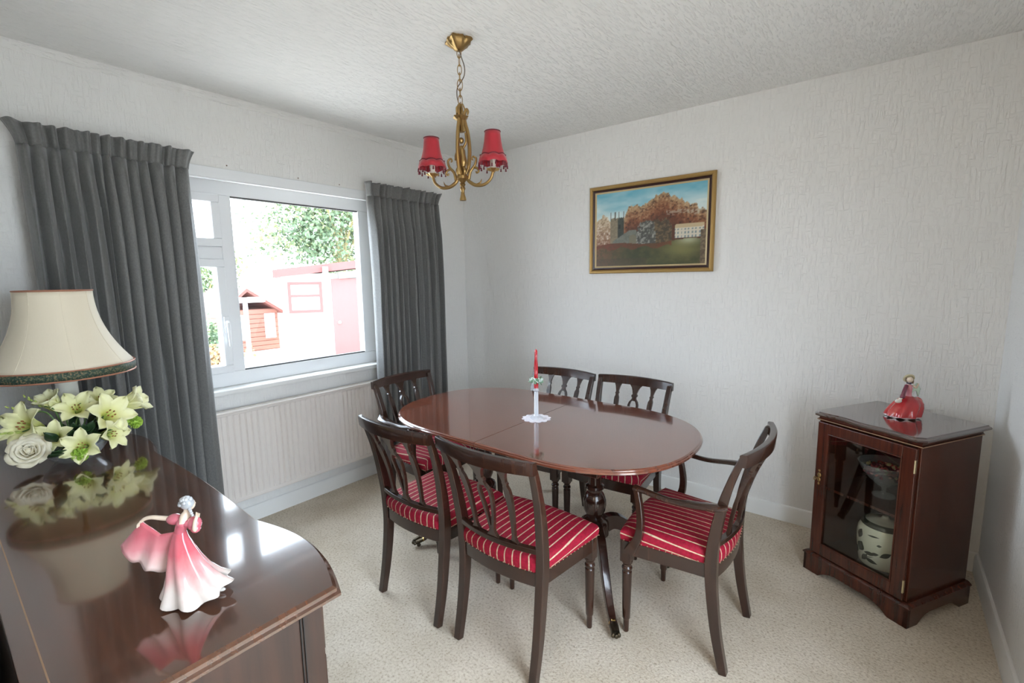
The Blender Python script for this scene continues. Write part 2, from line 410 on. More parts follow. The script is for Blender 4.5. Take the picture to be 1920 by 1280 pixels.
MB().box(-.04, .0315, RY0-.004, RY1+.004, RZ1-.012, RZ1).build('top_grille', m_rad, rd, 0, .003)
for y in (RY0-.006, RY1): MB().box(-.035, .0285, y, y+.006, RZ0+.01, RZ1-.01).build('side_cover', m_rad, rd, 0, .002)
MB().tube([(-.01, RY1-.02, RZ0+.02), (-.01, RY1-.02, .0)], .0075, 8).build('pipe', m_rad, rd)
for y in (-.4, .36): MB().box(-.062, -.03, y, y+.04, .3, .7).build('bracket', m_rad, rd, 0)

# ---------------------------------------------------------------- dining table
TX, TY, TZ = 1.64, -1.185, .765
tb = thing('dining_table', 'oval-ended polished mahogany pedestal dining table with a centre joint', 'table', (TX, TY, 0))
def outline(a, b_, s, nexp, k=40):
    pts = []
    for i in range(k+1):
        t = -PI/2+PI*i/k; c, sn = math.cos(t), math.sin(t)
        pts.append((s+(a-s)*abs(c)**(2/nexp)*(1 if c >= 0 else -1), b_*abs(sn)**(2/nexp)*(1 if sn >= 0 else -1)))
    return pts
def leaf(side):
    rs = []
    for off, z in ((.020, TZ-.026), (.006, TZ-.024), (.0, TZ-.019), (.0, TZ-.012), (.004, TZ-.008), (.004, TZ-.004), (.010, TZ), ):
        o_ = [(x, y) for x, y in outline(.833-off, .492-off, .3, 2.36)]
        o_ = [(.0016, -(.492-off))]+o_+[(.0016, .492-off)]
        rs.append([Vector((x*side, y*side, z)) for x, y in o_])
    return MB().rings(rs)
for sd in (1, -1): leaf(sd).build('table_leaf', m_table, tb, 40)
MB().box(-.56, .56, -.36, -.335, .69, .739).box(-.56, .56, .335, .36, .69, .739).box(-.56, -.53, -.335, .335, .69, .739).box(.53, .56, -.335, .335, .69, .739).box(-.02, .02, -.335, .335, .69, .739).build('underframe', m_tdark, tb, 0, .003)
colprof = [(.085, .735), (.085, .70), (.045, .695), (.04, .67), (.034, .60), (.032, .52), (.034, .49), (.046, .482), (.048, .47), (.036, .462), (.034, .45), (.046, .435), (.056, .41), (.058, .385), (.053, .355), (.042, .33), (.036, .32), (.05, .312), (.066, .30), (.072, .285), (.072, .23), (.05, .215), (.03, .21)]
def pawleg(cx, dx, dy):
    a = Vector((dx, dy, 0)); L = a.length; d = a/L
    pr = [(.03, .262), (.09, .285), (.15, .262), (.22, .19), (.30, .105), (.37, .055), (L-.035, .042)]
    path = curve([(cx+d.x*r, d.y*r, z) for r, z in pr], 6); k = len(path)
    leg = MB().tube(path, lerp_list([(.021, .040), (.020, .034), (.018, .026), (.016, .020), (.015, .018)], k), rect=True).build('leg', m_tdark, tb, 30, .004)
    side = Vector((-d.y, d.x, 0)); e = Vector((cx, 0, 0))+d*(L-.035)
    pw = MB().tube([e-d*.012+Vector((0, 0, .044)), e+Vector((0, 0, .042)), e+d*.03+Vector((0, 0, .034))], [(.019, .021), (.020, .022), (.018, .018)], 10)
    for t in (-1, 0, 1): pw.ball(e+d*(.042 if t == 0 else .036)+side*t*.012+Vector((0, 0, .03)), .0085, 8, 6, (1.1, 1.1, 1.3))
    p_ = pw.build('paw_cap', m_paw, leg)
    MB().tube([e+d*.012-side*.008+Vector((0, 0, .011)), e+d*.012+side*.008+Vector((0, 0, .011))], .011, 12).build('castor', m_paw, leg)
    MB().tube([e-d*.016+Vector((0, 0, .0455)), e-d*.008+Vector((0, 0, .0445))], [(.0195, .0215)]*2, 10).build('brass_collar', m_brass, leg)
for cx, legs in ((.355, ((.29, -.345), (.29, .30))), (-.385, ((-.19, -.39), (-.29, .33)))):
    MB().lathe(colprof, 28, (cx, 0, 0)).build('pedestal_column', m_tdark, tb, 40)
    for dx, dy in legs: pawleg(cx, dx, dy)

# ---------------------------------------------------------------- dining chairs
def spindle(mb, xt, xb, prof, path):
    """flat cut-out splat: prof = list of (t, halfwidth); path(t) -> centre point; thickness in depth"""
    rs = []
    for t, hw in prof:
        p = path(t); x = xt+(xb-xt)*t
        rs.append([Vector((x+sx*hw, p[0]+sy*.007, p[1])) for sx, sy in ((-1, -1), (1, -1), (1, 1), (-1, 1))])
    mb.rings(rs)
def make_chair(arms):
    kind = 'armchair' if arms else 'chair'
    root = thing('dining_armchair' if arms else 'dining_chair', 'x', 'chair')
    stile = [(.012, 0), (.045, .16), (.066, .33), (.069, .45), (.058, .56), (.034, .69), (.002, .80), (-.024, .868)]
    def sx(z): return .195+.028*min(1, max(0, (z-.35)/.53))
    for s in (-1, 1):
        path = curve([(s*sx(z), y, z) for y, z in stile], 5); k = len(path)
        MB().tube(path, lerp_list([(.0155, .015), (.017, .019), (.018, .022), (.017, .019), (.0155, .013), (.015, .011)], k), rect=True, up=(0, 1, 0)).build('rear_leg', m_chair, root, 30, .003)
    def sy(z):
        for (y0, z0), (y1, z1) in zip(stile, stile[1:]):
            if z0 <= z <= z1: return y0+(y1-y0)*(z-z0)/(z1-z0)
        return stile[-1][0]
    # top rail, bowed to the back
    rs = []
    for i in range(17):
        x = -.2385+.477*i/16; q = 1-(x/.2385)**2; yb = -.026-.042*q
        zt = .888+.004*q; zb = .842-.002*q
        rs.append([Vector((x, yb-.012, zb)), Vector((x, yb+.010, zb)), Vector((x, yb+.009, zt-.004)), Vector((x, yb+.004, zt)), Vector((x, yb-.012, zt)), Vector((x, yb-.016, zt-.006))])
    MB().rings(rs).build('top_rail', m_chair, root, 40)
    rs = []
    for i in range(13):
        x = -.195+.39*i/12; q = 1-(x/.195)**2; yb = .058-.030*q
        rs.append([Vector((x, yb+a, z)) for a, z in ((-.012, .502), (.012, .502), (.012, .522), (-.012, .522))])
    MB().rings(rs).build('cross_rail', m_chair, root, 40, .002)
    def pathx(x):
        q1 = 1-(x/.2385)**2; q2 = 1-(x/.195)**2
        top = (-.028-.042*q1, .848); bot = (.058-.030*q2, .516)
        return lambda t: (top[0]+(bot[0]-top[0])*t + .018*math.sin(PI*t), top[1]+(bot[1]-top[1])*t)
    sp_prof = [(0, .024), (.03, .022), (.07, .015), (.13, .0095), (.17, .0075), (.185, .011), (.20, .011), (.212, .0075), (.235, .0085), (.27, .0135), (.33, .0145), (.45, .0130), (.62, .0100), (.80, .0075), (.90, .0072), (.94, .010), (.97, .017), (1, .022)]
    for xt, xb in ((-.115, -.095), (.115, .095)):
        mb = MB(); spindle(mb, xt, xb, sp_prof, pathx(xt)); mb.build('spindle', m_chair, root, 30)
    # centre splat: flared neck that divides into an elongated lozenge
    mb = MB(); pc = pathx(0)
    spindle(mb, 0, 0, [(0, .042), (.03, .038), (.07, .026), (.12, .018), (.16, .014), (.185, .012), (.20, .018), (.225, .018), (.24, .012), (.265, .013), (.30, .019)], pc)
    for s in (-1, 1):
        rs = []
        for t, xo in ((.28, .010), (.32, .021), (.37, .027), (.44, .0275), (.60, .021), (.75, .013), (.86, .007)):
            p = pc(t); rs.append([Vector((s*xo+a*.0062, p[0]+b_*.007, p[1])) for a, b_ in ((-1, -1), (1, -1), (1, 1), (-1, 1))])
        mb.rings(rs)
    spindle(mb, 0, 0, [(.84, .012), (.88, .011), (.92, .013), (.955, .022), (1, .034)], pc)
    mb.build('lozenge_splat', m_chair, root, 30)
    # seat rails
    def seat_out(off=0, k=10):
        pts = []
        for i in range(k+1): x = -1+2*i/k; pts.append((x*(.243-off), .418+.022*(1-x*x)-off))
        pts = pts[::-1]
        back = []
        for i in range(k+1): x = -1+2*i/k; back.append((x*(.203-off), .055-.026*(1-x*x)+off))
        return pts+back
    def rail_ring(o1, o2, z0, z1):
        A = seat_out(o1); B = seat_out(o2); n_ = len(A); vs_ = [(x, y, z) for z in (z0, z1) for x, y in A]+[(x, y, z) for z in (z0, z1) for x, y in B]
        fs_ = []
        for i in range(n_):
            j = (i+1) % n_
            fs_ += [(i, j, n_+j, n_+i), (2*n_+j, 2*n_+i, 3*n_+i, 3*n_+j), (n_+i, n_+j, 3*n_+j, 3*n_+i), (j, i, 2*n_+i, 2*n_+j)]
        return MB().add(vs_, fs_)
    rail_ring(.004, .026, .365, .424).build('seat_rail', m_chair, root, 30, .003)
    # cushion
    O = seat_out(0, 14); cxn = 0; cyn = .24; n_ = len(O)
    dens = []
    for i in range(n_):
        for t in range(3):
            p, q = O[i], O[(i+1) % n_]; dens.append((p[0]+(q[0]-p[0])*t/3, p[1]+(q[1]-p[1])*t/3))
    rs = []
    for sc, z in ((.985, .424), (1.0, .434), (1.008, .448), (1.004, .461), (.985, .471), (.95, .478), (.88, .484), (.75, .488), (.5, .491), (.2, .492)):
        rs.append([Vector((cxn+(x-cxn)*sc, cyn+(y-cyn)*sc, z)) for x, y in dens])
    cu = MB().rings(rs).build('seat_cushion', m_seat, root, 60)
    fa_ = cu.data.attributes.new('cloth', 'FLOAT', 'POINT'); nd = len(dens)
    for i in range(nd):
        p, q = dens[i-1], dens[(i+1) % nd]; nx = (q[1]-p[1])/max(1e-6, math.hypot(q[0]-p[0], q[1]-p[1])); nx = -nx if nx*dens[i][0] < 0 else nx
        if abs(nx) < .5: nx = 0
        for j, r_ in enumerate(rs):
            xr = rs[5][i].x if j < 5 else r_[i].x
            fa_.data[j*nd+i].value = xr+nx*max(0, .478-r_[i].z)*(j < 5)
    # brass studs along the lower edge of the cloth
    st = MB(); dist = 0
    for i in range(n_):
        p, q = Vector(O[i]), Vector(O[(i+1) % n_]); L = (q-p).length; d = dist
        while d < L:
            c = p+(q-p)*(d/L); c2 = Vector((cxn, cyn))+(c-Vector((cxn, cyn)))*1.004; st.ball((c2.x, c2.y, .4285), .0028, 5, 4); d += .024
        dist = d-L
    st.build('stud_row', m_inlay, root, 60, kind='stuff')
    # turned front legs
    lp = [(.008, 0), (.0115, .004), (.0125, .055), (.0135, .06), (.0165, .066), (.0175, .12), (.0205, .27), (.0205, .278), (.016, .283), (.0215, .290), (.0225, .297), (.0175, .304), (.017, .312), (.023, .32), (.024, .33)]
    for s in (-1, 1):
        MB().lathe(lp, 16, (s*.213, .400, 0)).box(s*.213-.023, s*.213+.023, .378, .423, .325, .423).build('front_leg', m_chair, root, 30, .002)
    if arms:
        for s in (-1, 1):
            path = curve([(s*.224, .020, .676), (s*.243, .060, .674), (s*.253, .12, .668), (s*.250, .22, .657), (s*.246, .31, .664), (s*.243, .362, .668)], 6); k = len(path)
            arm = MB().tube(path, lerp_list([(.016, .011), (.030, .010), (.028, .010), (.017, .010), (.015, .011), (.018, .011)], k), 10).build('arm', m_chair, root, 40)
            path = curve([(s*.243, .352, .664), (s*.246, .338, .60), (s*.250, .330, .53), (s*.252, .336, .47), (s*.250, .360, .42), (s*.244, .380, .385)], 6); k = len(path)
            MB().tube(path, lerp_list([(.013, .011), (.013, .012), (.014, .014), (.013, .018), (.012, .022)], k), rect=True, up=(0, 1, 0)).build('arm_support', m_chair, root, 30, .003)
    return root
side0 = make_chair(False); arm0 = make_chair(True)
GRP = 'dining chairs around the table'
def place(src, x, y, rz, label, first):
    o = src if first else copy_tree(src)
    o.location = (x, y, 0); o.rotation_euler = (0, 0, math.radians(rz)); o['label'] = label; o['group'] = GRP
place(side0, 1.945, -1.925, 0, 'mahogany side chair with red striped seat, nearest the camera, back turned to us', True)
place(side0, 1.435, -1.932, 0, 'mahogany side chair with red striped seat, near side of the table towards the window', False)
place(side0, 1.397, -.556, 180, 'mahogany side chair tucked in on the far side of the table, directly behind the candle', False)
place(side0, 1.893, -.538, 180, 'mahogany side chair tucked in on the far side of the table, below the painting', False)
place(arm0, 2.692, -1.235, 90, 'mahogany open armchair with red striped seat at the right end, nearest the cabinet', True)
place(arm0, .655, -1.262, -88, 'mahogany open armchair at the window end of the table, in front of the grey curtain', False)

# ---------------------------------------------------------------- candle set on the table
CX, CY = 1.656, -1.205
dl = MB(); N = 96
def dring(r0, amp, z): return [Vector(((r0+amp*abs(math.sin(12*PI*i/N)))*math.cos(2*PI*i/N), (r0+amp*abs(math.sin(12*PI*i/N)))*math.sin(2*PI*i/N), z)) for i in range(N)]
dl.rings([dring(.066, .012, 0), dring(.067, .012, .002), dring(.060, .008, .003), dring(.05, .0, .0022), dring(.046, 0, .003), dring(.004, 0, .003)])
for i in range(24):
    a = 2*PI*i/24; dl.torus((.060*math.cos(a), .060*math.sin(a), .003), .0055, .0012, 10, 5)
d_o = dl.build('doily', mat('white_lace', (.82, .80, .86, 1), .7), None, 40, loc=(CX, CY, TZ+.0005)); tag(d_o, 'round white scalloped lace doily in the middle of the dining table', 'doily')
cs = thing('candlestick', 'slim clear crystal candlestick standing on the white lace doily', 'candlestick', (CX, CY, TZ+.0035))
oct_ = lambda a, z: 1+.05*math.cos(8*a)
MB().lathe([(.034, 0), (.034, .004), (.026, .008), (.014, .013), (.0105, .02)], 32, fn=oct_).build('foot', m_crystal, cs, 30)
MB().lathe([(.0105, .02), (.011, .05), (.0105, .08), (.011, .11), (.0105, .138), (.008, .142)], 16, fn=lambda a, z: 1+.05*math.cos(8*a)).build('stem', m_crystal, cs, 20)
MB().lathe([(.008, .142), (.014, .147), (.015, .152), (.011, .156), (.0115, .162)], 24).build('cup', m_crystal, cs, 40)
cd = thing('candle', 'red twisted tapered candle held in the crystal candlestick', 'candle', (CX, CY, TZ+.1655))
tw = []
for j in range(60):
    t = j/59; z = .208*t; r = .0115*(1-.42*t)*(1 if t < .95 else max(.15, (1-t)/.05))
    tw.append([Vector((r*(1+.13*math.cos(4*a-z*75))*math.cos(a), r*(1+.13*math.cos(4*a-z*75))*math.sin(a), z)) for a in [2*PI*i/28 for i in range(28)]])
MB().rings(tw).build('wax_taper', mat('red_wax', (.48, .012, .022, 1), .3, coat=.3, sub=.15), cd, 60)
MB().tube([(0, 0, .206), (.001, 0, .216)], .001, 6).build('wick', m_cream, cd)
cr = thing('candle_ring', 'small wreath of pale green leaves and white flowers around the red candle', 'wreath', (CX, CY, TZ+.205))
m_sage = mat('sage_leaf', (.20, .34, .22, 1), .55); m_pale = mat('pale_petal', (.72, .82, .78, 1), .6)
rnd = random.Random(4)
def leaf_mesh(L, wd, cup=.2, bend=.3, nu=2, nv=6):
    def f(u, v):
        w = wd*math.sin(PI*min(.999, v**.8))*(u-.5)*2; return (w, bend*L*v*v+cup*abs(w), L*v*(1-.15*v))
    return MB().grid(f, nu, nv)
MB().torus((0, 0, 0), .016, .003, 20, 6).build('wire_ring', m_sage, cr)
lm = leaf_mesh(.032, .012).mesh('leaf', 60); lm.materials.append(m_sage); pm = leaf_mesh(.028, .012).mesh('petal', 60); pm.materials.append(m_pale)
for i in range(40):
    a = 2*PI*i/20+.1*(i > 19); up = rnd.uniform(-.6, .2) if i < 20 else rnd.uniform(.2, 1.0); o = link('leaf' if i % 2 else 'petal', lm if i % 2 else pm, cr, 0, .0006)
    o.location = (.013*math.cos(a), .013*math.sin(a), rnd.uniform(-.004, .006)); o.rotation_euler = aim((math.cos(a), math.sin(a), up), rnd.uniform(0, 6)).to_euler()

# ---------------------------------------------------------------- picture
m_gilt = mat('gilt_frame', (.40, .25, .085, 1), .45, .5); m_maroon = mat('maroon_slip', (.035, .010, .008, 1), .35)
PX0, PX1, PZ0, PZ1 = 1.304, 2.188, 1.529, 2.149
pc_ = thing('picture', 'framed landscape painting of a church and autumn trees on the wall', 'picture', ((PX0+PX1)/2, 0, (PZ0+PZ1)/2))
pw, ph = (PX1-PX0)/2, (PZ1-PZ0)/2
def frame_part(prof, name, m):
    """prof: (inset from outer edge, proud of wall) closed section, mitred round the four corners"""
    rs = []
    for cxs, czs in ((-1, -1), (1, -1), (1, 1), (-1, 1)): rs.append([Vector((cxs*(pw-i_), -d_, czs*(ph-i_))) for i_, d_ in prof])
    k = len(prof); mb = MB(); vs_ = [p for r_ in rs for p in r_]; fs_ = [(j*k+i, ((j+1) % 4)*k+i, ((j+1) % 4)*k+(i+1) % k, j*k+(i+1) % k) for j in range(4) for i in range(k)]
    return mb.add(vs_, fs_).build(name, m, pc_, 25)
frame_part([(0, .004), (0, .018), (.006, .026), (.014, .028), (.022, .024), (.026, .018), (.026, .004)], 'gilt_moulding', m_gilt)
frame_part([(.0262, .004), (.0262, .017), (.034, .012), (.042, .013), (.042, .004)], 'dark_slip', m_maroon)
frame_part([(.0422, .004), (.0422, .013), (.050, .010), (.053, .009), (.053, .004)], 'inner_fillet', mat('inner_gilt', (.52, .40, .22, 1), .5, .3))
def h2(i, j, s): 
    v = math.sin(i*127.1+j*311.7+s*74.7)*43758.5453; return v-math.floor(v)
def vn(x, y, s=0):
    i, j = math.floor(x), math.floor(y); fx, fy = x-i, y-j; fx = fx*fx*(3-2*fx); fy = fy*fy*(3-2*fy)
    a, b_, c, d = h2(i, j, s), h2(i+1, j, s), h2(i, j+1, s), h2(i+1, j+1, s); return (a*(1-fx)+b_*fx)*(1-fy)+(c*(1-fx)+d*fx)*fy
def fbm(x, y, s=0): return .5*vn(x, y, s)+.3*vn(2*x, 2*y, s+1)+.2*vn(4.3*x, 4.3*y, s+2)
def mixc(a, b_, t): t = max(0, min(1, t)); return tuple(x+(y-x)*t for x, y in zip(a, b_))
def paint(u, v):
    sky = mixc((206, 220, 218), (92, 164, 186), (v-.66)*2.4+.9*(fbm(u*5, v*9, 5)-.5)); c = sky
    n1 = fbm(u*22, v*18, 1); n2 = fbm(u*60, v*50, 2)
    canopy = .60+.30*math.exp(-((u-.62)/.25)**2)+.13*math.exp(-((u-.36)/.06)**2)+.10*max(0, u-.75)*2+.16*(fbm(u*22, 3, 7)-.5)
    if u > .285-.04*n1 and v < canopy:
        far = mixc((172, 146, 112), (150, 98, 60), (canopy-v)*4); low = mixc((134, 72, 40), (88, 52, 38), (canopy-v)*2.4)
        c = mixc(far, low, (canopy-v)*3.6); c = mixc(c, (205, 178, 140), (n2-.52)*3.0*max(0, 1-(canopy-v)*3)); c = mixc(c, (60, 38, 30), (.46-n2)*3.4)
        if u > .66 and .60+.05*n1 < v < .66+.04*n1 and n2 > .45: c = mixc(c, (178, 190, 186), .4)
    if u < .17 and v < .70-.6*abs(u-.07)**1.3*4+.08*(n1-.5):
        c = mixc((190, 170, 140), (128, 84, 62), (.62-v)*2.6); c = mixc(c, (225, 215, 200), (n2-.5)*3); c = mixc(c, (90, 60, 45), (.42-n2)*3)
    if .50 < u < .72 and v < .46+.10*math.sin((u-.50)*14)+.22*(n1-.35): c = mixc((70, 62, 50), (112, 92, 66), (n2-.4)*4)
    if .38 < u < .58 and v < .42+.14*math.sin((u-.38)*15.7)+.24*(n1-.35): c = mixc((74, 74, 68), (150, 148, 140), (n2-.45)*4)
    # tower
    ct = .66 if int(u*110) % 2 else .645
    if .145 < u < .275 and .26 < v < ct:
        c = mixc((150, 138, 112), (112, 100, 82), n2) if u < .215 else mixc((70, 76, 66), (48, 52, 46), n2)
        if .225 < u < .245 and .50 < v < .56: c = (40, 40, 38)
    for pxx in (.148, .19, .225, .272):
        if abs(u-pxx) < .005 and .62 < v < .735-.3*abs(u-pxx): c = (92, 88, 76)
    # nave roof and gable
    ry = .30+(u-.17)*.85
    if .17 < u < .395 and .26 < v < min(ry+.04, .475): c = mixc((128, 130, 118), (98, 100, 92), n2*1.2) if v > .21+(u-.17)*.62 else mixc((92, 82, 66), (70, 64, 52), n2)
    if .33 < u < .40 and .24 < v < .42-.8*abs(u-.365): c = (118, 112, 94)
    # house
    if .745 < u < .985 and .335 < v < .50+.03*(u-.75):
        c = (206, 198, 180) if v < .455+.03*(u-.75) else (188, 168, 132)
        if v < .45 and (u*34) % 1 < .42 and ((v-.335)*22) % 1 < .62: c = (128, 140, 142)
    # ground
    if v < .30+.02*math.sin(u*9)-.05*max(0, .3-u):
        g = mixc((84, 82, 48), (58, 62, 38), n1*1.3); g = mixc(g, (122, 116, 70), .9*math.exp(-(((u-.80)/.16)**2+((v-.20)/.12)**2)))
        g = mixc(g, (112, 78, 54), max(0, .38-u)*2.4*n2*1.8); g = mixc(g, (170, 172, 140), .9*math.exp(-(((u-.86)/.09)**2+((v-.30)/.05)**2))); c = g
        if v > .235+.02*math.sin(u*30) and u < .72: c = mixc(c, (120, 52, 36), .55+.5*(n2-.5))
    if u > .955 and v < .42: c = mixc((150, 132, 104), (86, 72, 58), n2*1.4)
    if v < .10 and u < .5: c = mixc(c, (70, 56, 44), .4)
    return c
cw, chh = pw-.052, ph-.052; NU, NV = 150, 104
cv = MB().grid(lambda u, v: ((u-.5)*2*cw, -.0085, (v-.5)*2*chh), NU, NV); cme = cv.mesh('painted_canvas', 0)
ca = cme.color_attributes.new('paint', 'FLOAT_COLOR', 'POINT')
for j in range(NV+1):
    for i in range(NU+1): ca.data[j*(NU+1)+i].color = lin(*[max(0, min(255, x)) for x in paint(i/NU, j/NV)])
m_can, n, l, b = nodes('oil_painting'); vc = n.new('ShaderNodeVertexColor'); vc.layer_name = 'paint'; l.new(vc.outputs[0], b.inputs['Base Color']); b.inputs['Roughness'].default_value = .45
nt = noise_chain(n, l, (1, 1, 1), 120, 2); bp = n.new('ShaderNodeBump'); bp.inputs['Strength'].default_value = .2; bp.inputs['Distance'].default_value = .002; l.new(nt.outputs[0], bp.inputs['Height']); l.new(bp.outputs[0], b.inputs['Normal'])
cme.materials.append(m_can); link('painted_canvas', cme, pc_)
MB().box(-pw+.004, pw-.004, -.0045, -.0005, -ph+.004, ph-.004).build('backing_board', m_dark, pc_, 0)

# ---------------------------------------------------------------- chandelier
ch = thing('chandelier', 'antique gilt brass two-arm pendant with red fringed shades above the table', 'chandelier', (1.50, -1.555, H), math.radians(21.5))
MB().lathe([(.052, -.001), (.056, -.012), (.046, -.02), (.040, -.03), (.026, -.038), (.020, -.046), (.008, -.05)], 48, fn=lambda a, z: 1+(.10*math.cos(4*a)+.09*math.cos(8*a+.6)+.04*math.cos(16*a))*(1 if z > -.03 else .35)).build('ceiling_rose', m_abrass, ch, 50)
for i, (z, big) in enumerate(((-.058, 0), (-.088, 1), (-.128, 0), (-.160, 0), (-.192, 1), (-.226, 0), (-.256, 0), (-.286, 0))):
    R = Matrix.Rotation(PI/2, 3, 'X'); Z = Matrix.Rotation(PI/2*(i % 2)+.2, 3, 'Z')
    hh = .024 if big else .0205
    MB().torus((0, 0, z), .012 if big else .0095, .0016, 20, 6, Z @ R, hh/(.012 if big else .0095)).build('chain_link', m_abrass, ch)
cp = [(.001, 0, -.045), (.010, 0, -.075), (.022, .004, -.115), (.020, .006, -.15), (.002, .010, -.175), (-.016, .008, -.20), (-.017, .004, -.235), (-.008, 0, -.27), (0, 0, -.30)]
MB().tube(curve(cp, 6), .0022, 6).build('flex', mat('brown_flex', (.12, .085, .05, 1), .5), ch)
# body: three scrolled uprights, leafy crown, cherub, boss and finial  (z relative to ceiling)
zt, zb = -.335, -.590
for k in range(3):
    a = 2*PI*k/3+.4; c_, s_ = math.cos(a), math.sin(a)
    pr = [(.012, zb+.005), (.030, zb+.05), (.036, zb+.12), (.030, zb+.19), (.018, zb+.24), (.016, zb+.27), (.026, zb+.295), (.033, zb+.285), (.030, zb+.272)]
    path = curve([(r_*c_, r_*s_, z) for r_, z in pr], 6); MB().tube(path, lerp_list([.007, .0095, .0085, .0085, .0075, .006, .004], len(path)), 8).build('scroll_upright', m_abrass, ch)
cw_ = MB().lathe([(.006, zt+.06), (.010, zt+.045), (.012, zt+.03), (.008, zt+.02), (.020, zt+.012), (.034, zt+.008), (.030, zt+.002), (.016, zt-.008), (.012, zt-.03), (.020, zt-.05), (.018, zt-.056), (.008, zt-.06)], 24, fn=lambda a, z: 1+.14*math.cos(6*a))
for k in range(4):
    a = PI/2*k; cw_.tube(curve([(.012*math.cos(a), .012*math.sin(a), zt+.005), (.02*math.cos(a), .02*math.sin(a), zt+.035), (.010*math.cos(a), .010*math.sin(a), zt+.062)], 4), .0035, 6)
cw_.build('leafy_crown', m_abrass, ch, 40)
cb = MB()
cb.tube(curve([(.004, -.004, zb+.035), (.010, -.008, zb+.07), (.004, -.006, zb+.105), (.0, -.004, zb+.135)], 4), lerp_list([.010, .017, .014, .016, .008], 13), 10)
cb.ball((.002, -.008, zb+.158), .0135, 10, 8)
for s_ in (-1, 1):
    cb.tube(curve([(s_*.006, -.006, zb+.05), (s_*.018, -.014, zb+.025), (s_*.012, -.006, zb+.0)], 4), lerp_list([.009, .008, .005], 9), 8)
cb.tube(curve([(.010, -.006, zb+.125), (.026, -.010, zb+.15), (.022, -.004, zb+.19)], 4), lerp_list([.006, .005, .004], 9), 8)
cb.tube(curve([(-.010, -.006, zb+.125), (-.024, -.010, zb+.10), (-.030, -.004, zb+.075)], 4), lerp_list([.006, .005, .004], 9), 8)
cb.build('cherub', m_abrass, ch, 60)
MB().lathe([(.006, zb+.04), (.012, zb+.025), (.018, zb+.012), (.026, zb+.004), (.026, zb-.008), (.016, zb-.018), (.010, zb-.026), (.014, zb-.034), (.009, zb-.042), (.013, zb-.052), (.008, zb-.060), (.009, zb-.075), (.015, zb-.098), (.015, zb-.104), (.004, zb-.106)], 24, fn=lambda a, z: 1+.05*math.cos(6*a)).build('boss_and_finial', m_abrass, ch, 40)
m_shade = mat('red_shade_cloth', (.38, .008, .020, 1), .6, sheen=.3); m_trim = mat('maroon_braid', (.13, .006, .018, 1), .7)
m_sleeve = mat('candle_sleeve', (.70, .66, .58, 1), .5)
sh_prof = [(.034, .122), (.0355, .102), (.0385, .078), (.043, .054), (.050, .028), (.0585, .010)]
for s_ in (-1.12, 1.12):
    e = .134
    path = curve([(s_*.018, 0, zb-.002), (s_*.030, 0, zb-.022), (s_*.058, 0, zb-.040), (s_*.094, 0, zb-.040), (s_*.122, 0, zb-.018), (s_*.133, 0, zb+.012)], 7); k = len(path)
    arm = MB().tube(path, lerp_list([.006, .0085, .0075, .0065, .0065], k), 10)
    arm.tube(curve([(s_*.028, 0, zb-.012), (s_*.036, 0, zb+.022), (s_*.056, 0, zb+.048), (s_*.062, 0, zb+.075), (s_*.050, 0, zb+.086), (s_*.044, 0, zb+.076), (s_*.049, 0, zb+.070)], 6), lerp_list([.008, .0065, .005, .004, .003], 37), 8)
    arm.tube(curve([(s_*.050, 0, zb+.040), (s_*.066, 0, zb+.034), (s_*.072, 0, zb+.020), (s_*.063, 0, zb+.014), (s_*.060, 0, zb+.022)], 5), lerp_list([.006, .005, .003], 21), 8)
    arm.tube(curve([(s_*.060, 0, zb-.040), (s_*.078, 0, zb-.030), (s_*.084, 0, zb-.014)], 4), lerp_list([.006, .004, .001], 9), 8)
    ao = arm.build('arm', m_abrass, ch, 50)
    MB().lathe([(.004, .0), (.009, .006), (.022, .010), (.030, .016), (.027, .017), (.010, .014), (.008, .02)], 32, (s_*e, 0, zb+.008), fn=lambda a, z: 1+.12*math.cos(8*a)).build('drip_pan', m_brass, ao, 40)
    MB().lathe([(.0125, 0), (.0125, .045), (.010, .048), (.004, .049)], 16, (s_*e, 0, zb+.020)).build('candle_sleeve', m_sleeve, ao)
    zs = zb+.062
    sh = MB().lathe(sh_prof, 40, (s_*e, 0, zs), fn=lambda a, z: 1+.012*abs(math.cos(4*a)), cap=False).build('lamp_shade', m_shade, ch, 60, 0, .0012)
    MB().torus((s_*e, 0, zs+.122), .0345, .0028, 28, 6).build('top_braid', m_trim, sh)
    bb = MB(); rows = []
    for z_off, rr in ((.016, .057), (-.016, .065)):
        rows.append([Vector((s_*e+rr*math.cos(a), rr*math.sin(a), zs+z_off+.006*abs(math.sin(4*a)))) for a in [2*PI*i/64 for i in range(64)]])
    bb.rings(rows, cap=False); bb.build('fringe_band', m_shade, sh, 60, 0, .002)
    bt = MB()
    for i in range(64):
        a0, a1 = 2*PI*i/64, 2*PI*(i+1)/64
        bt.tube([(s_*e+.0578*math.cos(a), .0578*math.sin(a), zs+.016+.006*abs(math.sin(4*a))) for a in (a0, a1)], .0022, 5)
    bt.build('scalloped_braid', m_trim, sh, 60)
    ts = MB()
    for i in range(24):
        a = 2*PI*i/24; x, y = s_*e+.0645*math.cos(a), .0645*math.sin(a); zz = zs-.014+.006*abs(math.sin(4*a)); dn = .006+.010*(i % 2)
        ts.tube([(x, y, zz), (x, y, zz-dn)], .0008, 4); ts.lathe([(.0012, 0), (.0034, -.003), (.0026, -.006), (.0042, -.013), (.0036, -.014)], 7, (x, y, zz-dn))
    ts.build('bead_fringe', m_trim, sh, 60)

